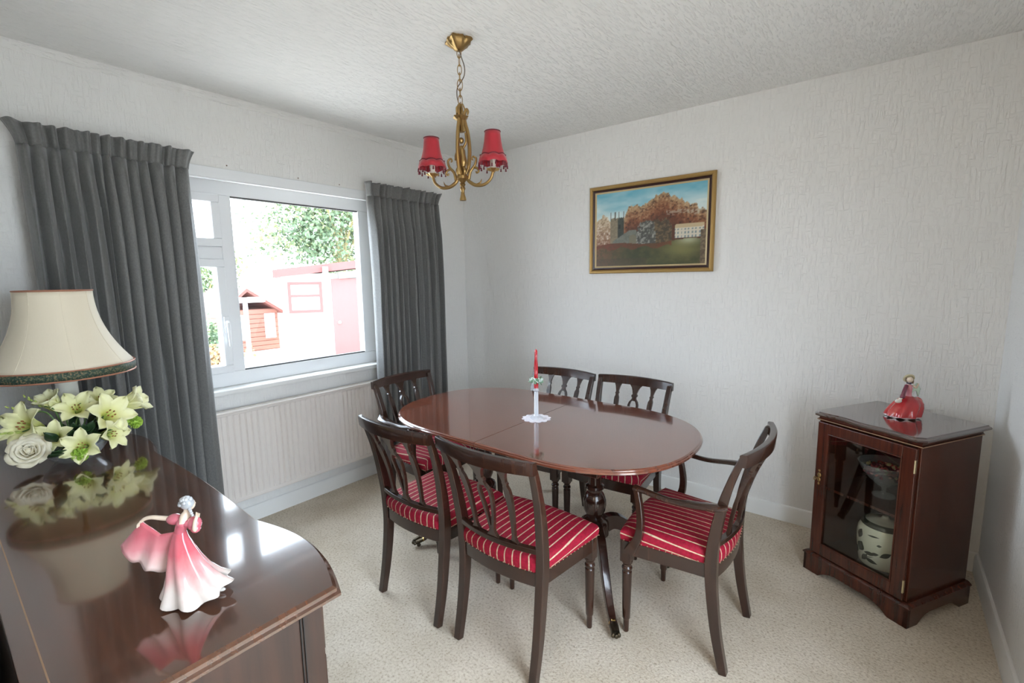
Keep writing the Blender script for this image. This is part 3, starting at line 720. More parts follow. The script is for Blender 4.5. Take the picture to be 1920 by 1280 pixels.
# ---------------------------------------------------------------- sideboard
SB = thing('sideboard', 'long dark mahogany sideboard with serpentine polished top along the left foreground', 'sideboard', (1.27, -2.89, 0))
L2 = .905; FY = .245; BY = -.255; ST = .84
def front_y(x):
    ax = abs(x)
    if ax < .455: return FY+.012*math.cos(ax/.455*PI/2)
    t = (ax-.455)/(L2-.455)
    return FY+.036*math.sin(PI*t)-.026*t**3
def sb_outline(off, pts=64):
    o_ = [(-L2+off, BY)]
    o_ = []
    for i in range(pts+1):
        x = 1-2*i/pts; o_.append((x*(L2-off), front_y(x*L2)-off))
    return [(L2-off, BY)]+o_+[(-L2+off, BY)]
rs = []
for off, z in ((.018, ST-.030), (.006, ST-.029), (.0, ST-.024), (.0, ST-.018), (.006, ST-.014), (.006, ST-.006), (.012, ST)):
    rs.append([Vector((x, y, z)) for x, y in sb_outline(off)])
MB().rings(rs).build('top', m_side, SB, 40)
MB().box(-L2+.02, L2-.02, BY+.030, BY+.0325, ST-.001, ST+.0004).build('inlay_line', m_inlay, SB, 0)
body = MB().rings([[Vector((x, y, z)) for x, y in sb_outline(.030)] for z in (.12, ST-.031)])
bo = body.build('carcass', m_sidev, SB, 30)
MB().rings([[Vector((x, y, z)) for x, y in sb_outline(o_)] for o_, z in ((.020, 0.0), (.020, .11), (.024, .119))]).build('plinth', m_sidev, SB, 30)
# corner posts with a double dark line, seen on the near end
for x in (L2-.0305, -L2+.0265): 
    for yy in (FY-.108, FY-.1015): MB().box(x, x+.004, yy, yy+.0022, .12, ST-.032).build('stringing', m_dark, bo, 0)
# drawers and doors on the front
for i, (x0, x1) in enumerate(((-.79, -.46), (-.44, .44), (.46, .79))):
    def drf(u, v, z0=.62, z1=.79, x0=x0, x1=x1): x = x0+(x1-x0)*u; return (x, front_y(x)-.032, z0+(z1-z0)*v)
    d_ = MB().grid(drf, 16, 1).build('drawer_front', m_side, SB, 60, 0, .012)
    xm = (x0+x1)/2; MB().torus((xm, front_y(xm)-.010, .70), .022, .0035, 20, 6, Matrix.Rotation(PI/2, 3, 'X')).ball((xm, front_y(xm)-.013, .722), .009, 8, 6).build('ring_pull', m_brass, d_)
    def dof(u, v, x0=x0, x1=x1): x = x0+(x1-x0)*u; return (x, front_y(x)-.032, .14+.46*v)
    d_ = MB().grid(dof, 16, 1).build('door', m_sidev, SB, 60, 0, .012)
    xk = x0+.04; MB().ball((xk, front_y(xk)-.012, .42), .009, 8, 6).build('knob', m_brass, d_)

# ---------------------------------------------------------------- table lamp
LX, LY = .445, -2.832
lp_ = thing('table_lamp', 'table lamp with flared cream shade on the far end of the sideboard', 'lamp', (LX, LY, ST))
m_shadec, n, l, b = nodes('cream_silk'); b.inputs['Base Color'].default_value = (.74, .655, .50, 1); b.inputs['Roughness'].default_value = .7; b.inputs['Sheen Weight'].default_value = .2
nt = noise_chain(n, l, (1, 1, .1), 160, 2); bp = n.new('ShaderNodeBump'); bp.inputs['Strength'].default_value = .1; bp.inputs['Distance'].default_value = .002; l.new(nt.outputs[0], bp.inputs['Height']); l.new(bp.outputs[0], b.inputs['Normal'])
m_copper = mat('copper_braid', (.42, .19, .12, 1), .45, .3)
m_band, n, l, b = nodes('green_braid'); nt = noise_chain(n, l, (1, 1, 1), 150, 4, .7)
r = ramp(n, l, nt.outputs[0], [(.38, (.012, .035, .026, 1)), (.52, (.035, .065, .040, 1)), (.60, (.22, .19, .10, 1)), (.66, (.25, .10, .05, 1))]); l.new(r.outputs[0], b.inputs['Base Color']); b.inputs['Roughness'].default_value = .7
sz0, sz1, sr0, sr1 = .335, .640, .228, .118
spf = []
for i in range(15):
    t = i/14; spf.append((sr0+(sr1-sr0)*(1-(1-t)**2.15)+.004*math.sin(PI*t)*0, sz0+(sz1-sz0)*t))
seam = lambda a, z: 1-.018*abs(math.sin(4*a))*(1-(z-sz0)/(sz1-sz0)*.3)
sh = MB().lathe(spf, 96, fn=seam, cap=False).build('lamp_shade', m_shadec, lp_, 70, 0, .002)
MB().lathe([(sr0+.001, sz0-.032), (sr0+.004, sz0-.012), (sr0+.0015, sz0+.002)], 96, fn=lambda a, z: 1-.012*abs(math.sin(4*a)), cap=False).build('patterned_band', m_band, sh, 70, 0, .003)
for z, rr in ((sz0-.033, sr0+.001), (sz0+.003, sr0+.001)): MB().torus((0, 0, z), rr-.001, .0035, 72, 6).build('copper_trim', m_copper, sh)
MB().torus((0, 0, sz1), sr1, .0035, 64, 6).build('copper_trim', m_copper, sh)
for k in range(8):
    a = PI*k/4; pts = [((r_+.0012)*math.cos(a), (r_+.0012)*math.sin(a), z) for r_, z in spf]; MB().tube(pts, .0009, 5).build('seam', m_shadec, sh)
for k in range(3):
    a = 2*PI*k/3; MB().tube([(0, 0, sz1-.02), (sr1*math.cos(a), sr1*math.sin(a), sz1)], .0015, 6).build('shade_carrier', m_brass, lp_)
m_cer = mat('white_ceramic', (.78, .76, .70, 1), .15, coat=.5)
MB().lathe([(.075, 0), (.075, .02), (.06, .03)], 32).build('wooden_base', m_tdark, lp_, 40)
MB().lathe([(.044, .03), (.048, .04), (.040, .055), (.037, .10), (.036, .20), (.035, .262), (.040, .272), (.040, .28), (.014, .285)], 36).build('ceramic_body', m_cer, lp_, 50)
MB().lathe([(.008, .283), (.008, .36), (.014, .365), (.014, .42), (.010, .43), (.024, .46), (.026, .49), (.014, .52)], 20).tube([(0, 0, .52), (0, 0, .625)], .003, 6).build('stem_and_socket', m_brass, lp_, 40)

# ---------------------------------------------------------------- flower arrangement
FX, FYY = .665, -2.862
fa = thing('flower_arrangement', 'arrangement of cream lilies, a white rose and leaves in a low glass bowl', 'flowers', (FX, FYY, ST+.0005))
MB().lathe([(.055, 0), (.062, .004), (.075, .018), (.092, .04), (.100, .058), (.098, .060), (.088, .042), (.070, .020), (.03, .010)], 40, fn=lambda a, z: 1+.02*math.cos(16*a), cap=True).build('glass_bowl', m_bowl, fa, 30)
m_foam = mat('floral_foam', (.03, .06, .03, 1), .9); MB().ball((0, 0, .052), .036, 14, 8, (1, 1, .8)).build('floral_foam', m_foam, fa)
m_lily = zramp('lily_petal', [(0, (.50, .56, .10, 1)), (.035, (.78, .78, .26, 1)), (.075, (.86, .84, .48, 1)), (.11, (.88, .86, .64, 1))], .5, 0)
m_rose = zramp('rose_petal', [(0, (.70, .62, .36, 1)), (.05, (.84, .79, .66, 1))], .55, 0)
m_green = mat('bright_green_bloom', (.44, .62, .10, 1), .6); m_leafd = mat('dark_leaf', (.018, .048, .016, 1), .4); m_leafm = mat('mid_leaf', (.07, .17, .04, 1), .45); m_bud = mat('pale_bud', (.46, .55, .14, 1), .5); m_stem = mat('flower_stem', (.10, .19, .05, 1), .5); m_anther = mat('brown_anther', (.30, .10, .03, 1), .6)
def lily_petal(L, wd, open_):
    def f(u, v):
        w = wd*(.28+.72*math.sin(PI*min(1, v*.93)**.95))*(1 if v < .97 else .25)*(u-.5)*2
        if v > .9: w *= max(.05, (1-v)/.1)**.6
        r_ = .006+open_*L*(.12*v+.50*v**2.6); z = L*(v-.42*open_*v**3.0)
        return (w, r_+.35*w*w/wd*(1-1.3*v)*.5, z+.006*math.cos(u*2*PI)*(v > .3))
    return f
def pm_mesh(f, m, nu=4, nv=9): me = MB().grid(f, nu, nv).mesh('petal', 70); me.materials.append(m); return me
petal_open = pm_mesh(lily_petal(.122, .027, .92), m_lily); petal_half = pm_mesh(lily_petal(.122, .026, .58), m_lily)
def lily(loc, d, roll, opened=True, s=1.0):
    b_ = MB().tube([(0, 0, -.02), (0, 0, .012), (0, 0, .03)], [.004, .007, .003], 8)
    for k in range(6):
        a = 2*PI*k/6+.3; b_.tube([(.002*math.cos(a), .002*math.sin(a), .02), (.012*math.cos(a), .012*math.sin(a), .065)], .0009, 5)
    o = b_.build('lily', m_bud, fa, 60, loc=loc); o.rotation_euler = aim(d, roll).to_euler(); o.scale = (s, s, s)
    an = MB()
    for k in range(6): a = 2*PI*k/6+.3; an.ball((.012*math.cos(a), .012*math.sin(a), .067), .0026, 6, 5, (1, 1, 2))
    an.build('stamens', m_anther, o)
    for k in range(6):
        p = link('petal', petal_open if opened else petal_half, o, 0, .0012); p.rotation_euler = (0, 0, 2*PI*k/6); p.location = (0, 0, .0007*(k % 2))
CAMP = Vector((3.073, -3.182, 1.5)); FL = Vector((FX, FYY, ST))
def rel(x, y, z): return Vector((x, y, z))-FL
def stemto(p, bend=.02):
    q = Vector(p); MB().tube(curve([(q.x*.15, q.y*.15, .03), (q.x*.5, q.y*.5, .03+(q.z-.03)*.65+bend), tuple(q)], 5), .0026, 6).build('stem', m_stem, fa)
tc_ = (CAMP-FL).normalized(); rt = Vector((-tc_.y, tc_.x, 0)).normalized()   # rt: towards the right of the picture
U = Vector((0, 0, 1))
for loc, d, roll, op, s in (
    (rel(.60, -2.935, .965), tc_*.60-rt*.70+U*.30, .2, True, 1.15),
    (rel(.57, -2.825, .985), tc_*.8+U*.5-rt*.1, .5, True, .95),
    (rel(.63, -2.775, .960), tc_*.8+rt*.45+U*.25, .1, True, 1.15),
    (rel(.60, -2.725, .985), rt*.85+tc_*.2+U*.30, .3, False, 1.2),
    (rel(.74, -2.835, .895), tc_*.55-rt*.2+U*.06, .0, True, .90),
    (rel(.56, -2.765, 1.00), tc_*.5+U*.75+rt*.3, .8, True, .8),
    (rel(.70, -2.79, .915), tc_*.6+rt*.55-U*.02, .4, True, .85),
    (rel(.56, -2.875, 1.01), tc_*.35-rt*.45+U*.8, .6, False, .9),
    (rel(.66, -2.90, .93), tc_*.8-rt*.25+U*.1, .9, True, .85)):
    lily(loc, d, roll, op, s); stemto(loc)
# white rose
rc = rel(.70, -2.985, .905); rd_ = (tc_*.9-rt*.1+U*.35)
ro = MB().ball((0, 0, .018), .014, 10, 8, (1, 1, 1.2)).build('rose', m_rose, fa, 60, loc=rc); ro.rotation_euler = aim(rd_).to_euler(); ro.scale = (.95, .95, .95)
for layer, (cnt, R0, L_, wd_, op_) in enumerate(((3, .007, .040, .018, .10), (4, .011, .043, .024, .32), (5, .016, .046, .030, .65), (5, .020, .048, .036, 1.05), (6, .022, .046, .036, 1.6))):
    def rp(u, v, R0=R0, L_=L_, wd_=wd_, op_=op_):
        w = wd_*math.sin(PI*min(.97, .12+.60*v))*(u-.5)*2; r_ = R0*min(1, v*3)+op_*.022*v**1.5; bx = r_-w*w*14
        return (w, bx+.006*max(0, v-.75)*4*op_, L_*v*(1-.22*op_*v*v)+.004*math.sin(u*9+layer*2)*v)
    me = pm_mesh(rp, m_rose, 6, 6)
    for k in range(cnt): p = link('petal', me, ro, 0, .0012); p.rotation_euler = (0, 0, 2*PI*k/cnt+layer*.5); 
stemto(rc)
def bloom(loc, d, s):
    rr = random.Random(int(s*1e4)); mb = MB()
    for i in range(150):
        t = rr.random()**.5*1.9; a = rr.uniform(0, 2*PI); dv = Vector((math.sin(t)*math.cos(a), math.sin(t)*math.sin(a), math.cos(t))); M_ = aim(dv, rr.uniform(0, 6)); base = dv*.012
        pts = [Vector((-.002, 0, 0)), Vector((.002, 0, 0)), Vector((.005, .002, .014)), Vector((0, .003, .017)), Vector((-.005, .002, .014))]
        mb.add([M_ @ p+base for p in pts], [(0, 1, 2, 3, 4)])
    mb.ball((0, 0, 0), .016, 10, 7); o = mb.build('green_bloom', m_green, fa, 0, loc=loc); o.rotation_euler = aim(d).to_euler(); o.scale = (s, s, s); stemto(loc, .0)
bloom(rel(.79, -2.868, .884), tc_*.8+U*.2, .95); bloom(rel(.64, -2.668, .930), tc_*.5+rt*.6+U*.3, 1.0)
lfm = leaf_mesh(.075, .018, .25, .25, 2, 8).mesh('leaf', 60); lfm.materials.append(m_leafd); lfm2 = leaf_mesh(.06, .014, .2, -.2, 2, 8).mesh('leaf', 60); lfm2.materials.append(m_leafm)
rl = random.Random(12)
for i in range(60):
    a = rl.uniform(0, 2*PI); up = rl.uniform(.05, .9); rr = rl.uniform(.03, .085)
    o = link('leaf', lfm if i % 5 < 3 else lfm2, fa, 0, .0008); o.location = (rr*math.cos(a), rr*math.sin(a)*1.2, max(.05, .05+.06*up)); o.rotation_euler = aim((math.cos(a), math.sin(a), up), rl.uniform(-.6, .6)).to_euler()
for dx, dy in ((.58, -3.01), (.80, -2.93), (.60, -3.04), (.84, -2.95)):   # leaves to the left, by the rose
    p = rel(dx, dy, .875); o = link('leaf', lfm, fa, 0, .0008); o.location = p*.6+Vector((0, 0, .03)); o.rotation_euler = aim((p.x, p.y, .02), .3).to_euler(); o.scale = (1.2, 1.2, 1.2)
# bud sprays
for (x, y, z), d in (((.60, -2.965, 1.035), (-rt*.9+U*.5)), ((.56, -2.93, 1.045), (-rt*.5+U*.6+tc_*.2)), ((.62, -3.0, .97), (-rt*1.0+U*.1))):
    p = rel(x, y, z); stemto(p, .04); dd = Vector(d).normalized(); mb = MB()
    for k in range(9):
        q = dd*(.008*k); a = k*2.4; off = Vector((math.cos(a), math.sin(a), .3))*.007*(1-k/12); mb.ball(q+off, .0055*(1-k/14), 7, 6, (1, 1, 1.7), aim(dd+off*40))
    mb.build('bud_spray', m_bud, fa, 60, loc=p)
cpth = curve([(.02, .02, .06), (-.06, .03, .13), (-.085, .025, .165), (-.075, .035, .19), (-.05, .04, .20)], 6); MB().tube(cpth, .0018, 6).build('tendril', m_stem, fa)

# ---------------------------------------------------------------- pink dancing figurine (X right of picture, Y away, Z up)
m_skin = mat('porcelain_skin', (.74, .60, .47, 1), .18, coat=.5); m_hairg = zramp('grey_hair_glaze', [(0, (.55, .55, .56, 1)), (.025, (.34, .36, .38, 1)), (.05, (.70, .70, .70, 1))], .25, .5, 'Z', .03)
m_pinkd = zramp('pink_dress_glaze', [(0.0, (.80, .74, .68, 1)), (.055, (.80, .70, .64, 1)), (.095, (.74, .36, .36, 1)), (.135, (.60, .115, .145, 1)), (.18, (.55, .10, .13, 1))], .15, .6, 'Z', .05)
m_pinkl = zramp('pink_train_glaze', [(.06, (.80, .70, .64, 1)), (.10, (.78, .58, .54, 1)), (.135, (.66, .24, .26, 1)), (.17, (.56, .11, .14, 1))], .15, .6, 'Z', .03)
m_pinkb = mat('pink_bodice_glaze', (.58, .14, .18, 1), .15, coat=.6); m_porc = mat('white_porcelain', (.80, .76, .70, 1), .15, coat=.6)
pf = thing('pink_figurine', 'porcelain dancing lady figurine in a pink and white gown on the sideboard', 'figurine', (1.953, -2.886, ST+.0005), math.radians(38.5))
def bell(name, m, parent, rings, flutes=9, amp=.10, cap=True, solid=0, n=72, ph=0, tilt=0):
    rs = []
    K = len(rings)
    for j, (cx_, cy_, z, rx, ry) in enumerate(rings):
        f = amp*(1-j/(K-1))
        rs.append([Vector((cx_+rx*(1+f*math.sin(flutes*a+ph+.6*j/K))*math.cos(a), cy_+ry*(1+f*math.sin(flutes*a+ph+.6*j/K))*math.sin(a), z+(.004*math.sin(flutes*a+1) if j == 0 else 0)+tilt*max(0, math.cos(a-.5))*(1-j/(K-1))**2)) for a in [2*PI*i/n for i in range(n)]])
    return MB().rings(rs, cap).build(name, m, parent, 70, 0, solid)
bell('skirt', m_pinkd, pf, [(.014, .002, .006, .070, .060), (.014, .002, .012, .070, .060), (.007, .002, .03, .057, .050), (.001, 0, .055, .045, .040), (-.006, 0, .085, .035, .031), (-.010, 0, .115, .026, .023), (-.011, 0, .140, .017, .016), (-.009, 0, .158, .012, .011)], 8, .13, tilt=.022)
# lifted side of the gown, spread by the hand
def lifted(u, v):
    # u: hip -> hand side, v: upper edge -> hem
    tp = [(-.010, .158), (-.050, .152), (-.070, .168), (-.088, .182)]; lw = [(-.022, .062), (-.058, .070), (-.086, .082), (-.114, .098), (-.142, .128)]
    def at(P_, t):
        k_ = t*(len(P_)-1); j_ = min(int(k_), len(P_)-2); f_ = k_-j_; return Vector((P_[j_][0]+(P_[j_+1][0]-P_[j_][0])*f_, 0, P_[j_][1]+(P_[j_+1][1]-P_[j_][1])*f_))
    p = at(tp, u).lerp(at(lw, u), v); p.z += .003*math.sin(u*24)*v; p.y = -.004-.014*math.sin(PI*u)*v+.006*math.sin(u*13)*v; return p
MB().grid(lifted, 36, 10).build('lifted_gown', m_pinkl, pf, 70, 0, .004)
MB().tube(curve([(-.009, 0, .155), (-.004, 0, .168), (.003, 0, .180), (.006, 0, .190)], 4), lerp_list([(.012, .011), (.015, .012), (.019, .013), (.014, .010)], 13), 14).build('bodice', m_pinkb, pf, 70)
sl = MB().ball((-.016, -.002, .186), .0135, 12, 9, (1.3, .95, .9)).ball((.026, -.002, .176), .0140, 12, 9, (1.1, .95, 1.15)).ball((.012, -.007, .178), .012, 12, 9, (1.5, .6, .7)).ball((.031, -.006, .166), .0100, 10, 8)
sl.build('puff_sleeves', m_pinkb, pf, 70)
bd = MB().tube(curve([(.006, 0, .182), (.007, .0, .194), (.010, 0, .202), (.012, 0, .211)], 3), lerp_list([(.019, .010), (.013, .009), (.006, .006), (.006, .006)], 10), 12)
bd.tube(curve([(-.024, -.002, .187), (-.045, -.004, .190), (-.062, -.006, .193), (-.078, -.006, .190), (-.088, -.008, .183)], 4), lerp_list([.0055, .0052, .0045, .0042, .003], 17), 10)
for k in range(4): bd.tube([(-.084, -.012+.003*k, .187), (-.091, -.013+.003*k, .180), (-.092, -.014+.003*k, .173)], [.0016, .0015, .001], 6)
bd.tube(curve([(.032, -.008, .162), (.034, -.014, .170), (.036, -.012, .186), (.038, -.008, .196)], 4), lerp_list([.005, .0045, .004, .003], 13), 10)
for k in range(4): bd.tube([(.036+.0022*k, -.009, .194), (.038+.0024*k, -.009, .205-.001*k)], [.0015, .0009], 6)
bd.ball((.016, .004, .217), .0115, 14, 10, (.95, 1, 1.12)).ball((.020, .015, .215), .0022, 6, 5)
bd.build('head_and_arms', m_skin, pf, 70)
hr = MB().ball((.0, 0, .004), .0135, 14, 10, (1.05, 1, 1.0)); rh = random.Random(7)
for k in range(26):
    a = rh.uniform(0, 2*PI); t = rh.uniform(.1, 1.7); hr.ball((.0115*math.sin(t)*math.cos(a), .0115*math.sin(t)*math.sin(a)-.003, .006+.0115*math.cos(t)), .0045, 7, 6)
for k in range(4): hr.ball((.008+.002*k, -.006, -.006-.005*k), .004-.0003*k, 7, 6)
hr.build('curled_hair', m_hairg, pf, 70, loc=(.014, -.001, .218))
MB().ball((.062, .010, .008), .007, 10, 6, (1.5, .8, .6)).build('shoe', m_porc, pf, 70)
pf.scale = (.94, .94, .94)

# ---------------------------------------------------------------- display cabinet
CA = math.radians(-30.9)
cb_ = thing('display_cabinet', 'small mahogany cabinet with a glazed door standing across the corner', 'cabinet', (3.027, -.598, 0), CA)
WC, DC = .218, .44      # half width, depth; local x right, y back
TOPZ = .836
# plinth with bracket feet
def plinth_face(x0, x1, M):
    w = x1-x0; e = .105*w/.47
    pts = [(x0, 0), (x0+e*.72, 0), (x0+e, .022), (x0+e*1.25, .034), (x0+w*.34, .040), (x1-w*.34, .040), (x1-e*1.25, .034), (x1-e, .022), (x1-e*.72, 0), (x1, 0), (x1, .085), (x0, .085)]
    mb = MB(); n_ = len(pts); vs_ = [M @ Vector((x, y_, z)) for y_ in (0, .018) for x, z in pts]
    mb.add(vs_, [tuple(range(n_-1, -1, -1)), tuple(range(n_, 2*n_))]+[(i, (i+1) % n_, n_+(i+1) % n_, n_+i) for i in range(n_)]); return mb
PW = .237
pl = MB()
for part_ in (plinth_face(-PW, PW, Matrix.Identity(3)),): pl.add(part_.v, part_.f)
Mr = Matrix.Rotation(PI/2, 3, 'Z')
sidep = plinth_face(0, DC, Mr)
pl.add([(v[0]+PW, v[1], v[2]) for v in sidep.v], sidep.f); pl.add([(v[0]-PW+.018, v[1], v[2]) for v in sidep.v], sidep.f)
pl.box(-PW+.018, PW-.018, DC-.018, DC, .03, .085)
plo = pl.build('bracket_plinth', m_cab, cb_, 0)
MB().rings([[Vector((x, y, z)) for x, y in ((-PW-a, -a), (PW+a, -a), (PW+a, DC), (-PW-a, DC))] for a, z in ((0, .085), (.005, .088), (.005, .094), (-.004, .102), (-.012, .106))]).build('plinth_moulding', m_cab, cb_, 25)
ca = MB().box(-WC, -WC+.016, .02, DC, .106, .800).build('side_panel', m_cab, cb_, 0, .002)
MB().box(WC-.016, WC, .02, DC, .106, .800).build('side_panel', m_cab, cb_, 0, .002)
MB().box(-WC+.016, WC-.016, DC-.012, DC-.002, .106, .800).build('back_panel', m_tdark, cb_, 0)
MB().box(-WC+.016, WC-.016, .03, DC-.012, .106, .122).build('base_board', m_tdark, cb_, 0)
MB().box(-WC+.016, WC-.016, .045, DC-.012, .438, .452).build('shelf', m_cab, cb_, 0, .002)
MB().rings([[Vector((x, y, z)) for x, y in ((-WC-a, .018-a), (WC+a, .018-a), (WC+a, DC), (-WC-a, DC))] for a, z in ((.001, .788), (.006, .792), (.006, .797), (.001, .801), (.001, .813), (.008, .815))]).build('frieze', m_cab, cb_, 25)
MB().box(-WC-.0075, WC+.0075, .0105, DC, .7925, .7962).build('pale_bead', m_inlay, cb_, 0)
def top_out(off):
    w = .240-off; y0 = -.012+off; y1 = DC+.018-off*.2; c = .022
    pts = [(-w, y1), (-w, y0+c)]
    for i in range(21):
        t = -1+2*i/20; x = t*(w-c); pts.append((x, y0-.008*math.cos(t*2.2*PI)*(.8)))
    return pts+[(w, y0+c), (w, y1)]
MB().rings([[Vector((x, y, z)) for x, y in top_out(o_)] for o_, z in ((.010, .815), (.002, .818), (.0, .823), (.003, .828), (.010, .831), (.013, TOPZ))]).build('moulded_top', m_cabt, cb_, 30)
# glazed door: stiles, rails, pane, hinges, escutcheon
dr = MB().box(-.211, -.160, .0, .018, .112, .786).box(.160, .211, 0, .018, .112, .786).box(-.160, .160, 0, .018, .735, .786).box(-.160, .160, 0, .018, .112, .170).build('door_frame', m_cab, cb_, 0, .003)
MB().box(-.1595, .1595, .008, .011, .1705, .7345).build('pane', m_cabglass, dr, 0)
bd_ = MB()
for a in ((-.160, -.155, .17, .735), (.155, .160, .17, .735), (-.155, .155, .17, .175), (-.155, .155, .73, .735)): bd_.box(a[0], a[1], -.001, .008, a[2], a[3])
bd_.build('glazing_bead', m_cab, dr, 0, .001)
for z in (.71, .178): MB().box(.207, .2125, -.002, .006, z-.028, z+.028).tube([(.2105, -.003, z-.028), (.2105, -.003, z+.028)], .003, 8).build('hinge', mat('pale_brass', (.70, .60, .38, 1), .3, 1) if z > .5 else bpy.data.materials['pale_brass'], cb_, 30)
es = MB().ball((-.187, -.002, .520), .012, 12, 6, (.8, .3, 1)).ball((-.187, -.002, .496), .011, 12, 6, (.8, .3, 1)).ball((-.187, -.002, .542), .006, 8, 5, (1, .4, 1)).ball((-.187, -.002, .476), .005, 8, 5, (1, .4, 1.4))
es.tube([(-.187, -.004, .508), (-.187, -.022, .508)], .0025, 8).torus((-.187, -.030, .508), .008, .0018, 16, 6, Matrix.Rotation(PI/2, 3, 'Y')).build('key_escutcheon', m_abrass, dr, 50)

def cabpt(x, y, z):
    c, s = math.cos(CA), math.sin(CA); return (3.027+x*c-y*s, -.598+x*s+y*c, z)
# footed glass bowl with dried petals
gb = thing('glass_dish', 'footed clear glass dish of dried pink petals on the cabinet shelf', 'dish', cabpt(-.012, .20, .4525))
MB().lathe([(.045, 0), (.045, .004), (.015, .010), (.008, .025), (.010, .04), (.03, .055), (.065, .085), (.095, .125), (.110, .160), (.107, .162), (.090, .128), (.060, .090), (.02, .062)], 40, fn=lambda a, z: 1+.015*math.cos(12*a)).build('footed_bowl', m_bowl, gb, 40)
rp_ = random.Random(5); cols = [mat('dried_petal_%s' % k, c, .7) for k, c in (('rose', (.36, .06, .06, 1)), ('pink', (.50, .18, .15, 1)), ('plum', (.13, .02, .03, 1)), ('straw', (.52, .42, .22, 1)))]
pt = [MB() for _ in cols]
for i in range(150):
    r_ = rp_.random()**.5*.085; a = rp_.uniform(0, 2*PI); z = .125+.020*(1-(r_/.085)**2)+rp_.uniform(-.02, .008)
    if r_ > .05: z = max(z, .108)
    M_ = aim((rp_.uniform(-1, 1), rp_.uniform(-1, 1), rp_.uniform(.2, 1)))
    pt[min(3, int(rp_.random()**1.3*4))].ball((r_*math.cos(a), r_*math.sin(a), z), .010*rp_.uniform(.7, 1.4), 7, 5, (1, .8, .35), M_)
for q, m_ in zip(pt, cols): q.build('dried_petals', m_, gb, 60, kind='stuff')
# ceramic jar
jr = thing('ceramic_jar', 'cream ceramic jar with dark collar and leaf decoration on the cabinet floor', 'jar', cabpt(.012, .19, .1225))
m_jar = mat('cream_glaze', (.78, .76, .62, 1), .15, coat=.6); m_motif = mat('dark_leaf_glaze', (.045, .05, .035, 1), .2, coat=.4)
jp = [(.080, 0), (.088, .004), (.092, .012), (.098, .05), (.104, .10), (.106, .14), (.102, .175), (.092, .196)]
MB().lathe(jp, 48).build('jar_body', m_jar, jr, 50)
MB().lathe([(.092, .196), (.094, .200), (.088, .212), (.078, .218), (.076, .212)], 48, cap=False).build('dark_collar', m_motif, jr, 50)
MB().lathe([(.077, .206), (.075, .214), (.05, .222), (.02, .226), (.014, .234), (.012, .240), (.004, .243)], 40).build('lid', m_jar, jr, 50)
def jr_r(z):
    for (r0, z0), (r1, z1) in zip(jp, jp[1:]):
        if z0 <= z <= z1: return r0+(r1-r0)*(z-z0)/(z1-z0)
    return jp[-1][0]
def motif(ac, zc, L, wd, tilt):
    def f(u, v):
        s_ = (v-.5)*L; w = wd*math.sin(PI*max(.02, min(.98, v)))*(u-.5)*2; da = (s_*math.cos(tilt)-w*math.sin(tilt)); dz = s_*math.sin(tilt)+w*math.cos(tilt)
        z = zc+dz; r_ = jr_r(z)+.0006; a = ac+da/r_; return (r_*math.cos(a), r_*math.sin(a), z)
    MB().grid(f, 4, 8).build('leaf_motif', m_motif, jr, 60)
af = -PI/2
for da, zc, L, wd, ti in ((-.62, .150, .05, .017, 1.3), (-.55, .09, .055, .022, 1.2), (-.35, .045, .05, .012, .9), (-.10, .075, .05, .010, .15), (.10, .082, .035, .008, .3), (-.05, .04, .055, .010, -.2), (.25, .13, .02, .006, .2), (.0, .165, .05, .004, .1), (.5, .09, .05, .012, .6), (-.9, .06, .05, .016, 1.0), (.9, .12, .05, .014, 1.0), (2.2, .10, .06, .016, .8), (3.2, .09, .06, .016, 1.2)): motif(af+da-.4, zc, L, wd, ti)
for da, zc, L, ti in ((-.25, .06, .06, .9), (-.15, .055, .05, .4)): motif(af+da-.4, zc, L, .0022, ti)

# ---------------------------------------------------------------- red figurine on the cabinet
m_redg = zramp('red_gown_glaze', [(0, (.66, .55, .55, 1)), (.006, (.62, .50, .52, 1)), (.010, (.52, .030, .035, 1)), (.05, (.50, .022, .024, 1)), (.10, (.36, .012, .022, 1))], .12, .8)
m_rose_b = mat('rose_bodice_glaze', (.60, .22, .26, 1), .15, coat=.6); m_plum = mat('plum_glaze', (.16, .02, .05, 1), .15, coat=.6); m_straw = mat('bonnet_glaze', (.52, .46, .30, 1), .25, coat=.5); m_mint = mat('mint_glaze', (.52, .66, .52, 1), .2, coat=.5)
rf = thing('red_figurine', 'porcelain lady figurine in a billowing red gown and bonnet on the cabinet', 'figurine', (3.172, -.372, TOPZ+.0005), math.radians(38.5))
bell('gown', m_redg, rf, [(-.014, 0, .004, .066, .056), (-.014, 0, .010, .067, .057), (-.008, 0, .026, .067, .056), (.002, 0, .048, .064, .052), (.011, 0, .068, .056, .046), (.014, 0, .084, .043, .036), (.011, 0, .094, .025, .022), (.008, 0, .099, .013, .012)], 8, .13, ph=.8)
MB().ball((.046, .002, .068), .025, 14, 10, (1.1, .9, 1.05)).ball((.040, -.020, .032), .020, 12, 9, (1.2, .8, .9)).build('gown_bustle', m_redg, rf, 70)
MB().tube(curve([(.008, 0, .095), (.006, 0, .112), (.004, 0, .136), (.004, 0, .154)], 4), lerp_list([(.0135, .012), (.0125, .0105), (.0185, .012), (.012, .009)], 13), 14).build('bodice', m_rose_b, rf, 70)
MB().tube(curve([(-.010, -.003, .150), (-.021, -.010, .134), (-.030, -.014, .112), (-.034, -.016, .100)], 4), lerp_list([.0075, .008, .0085, .010], 13), 10).ball((-.034, -.016, .100), .0105, 10, 7).build('plum_sleeve', m_plum, rf, 70)
hd = MB().ball((.004, -.001, .177), .0135, 14, 10, (.92, 1, 1.1)).tube([(.004, 0, .155), (.004, 0, .168)], [.006, .005], 10).ball((.002, -.012, .175), .002, 6, 5)
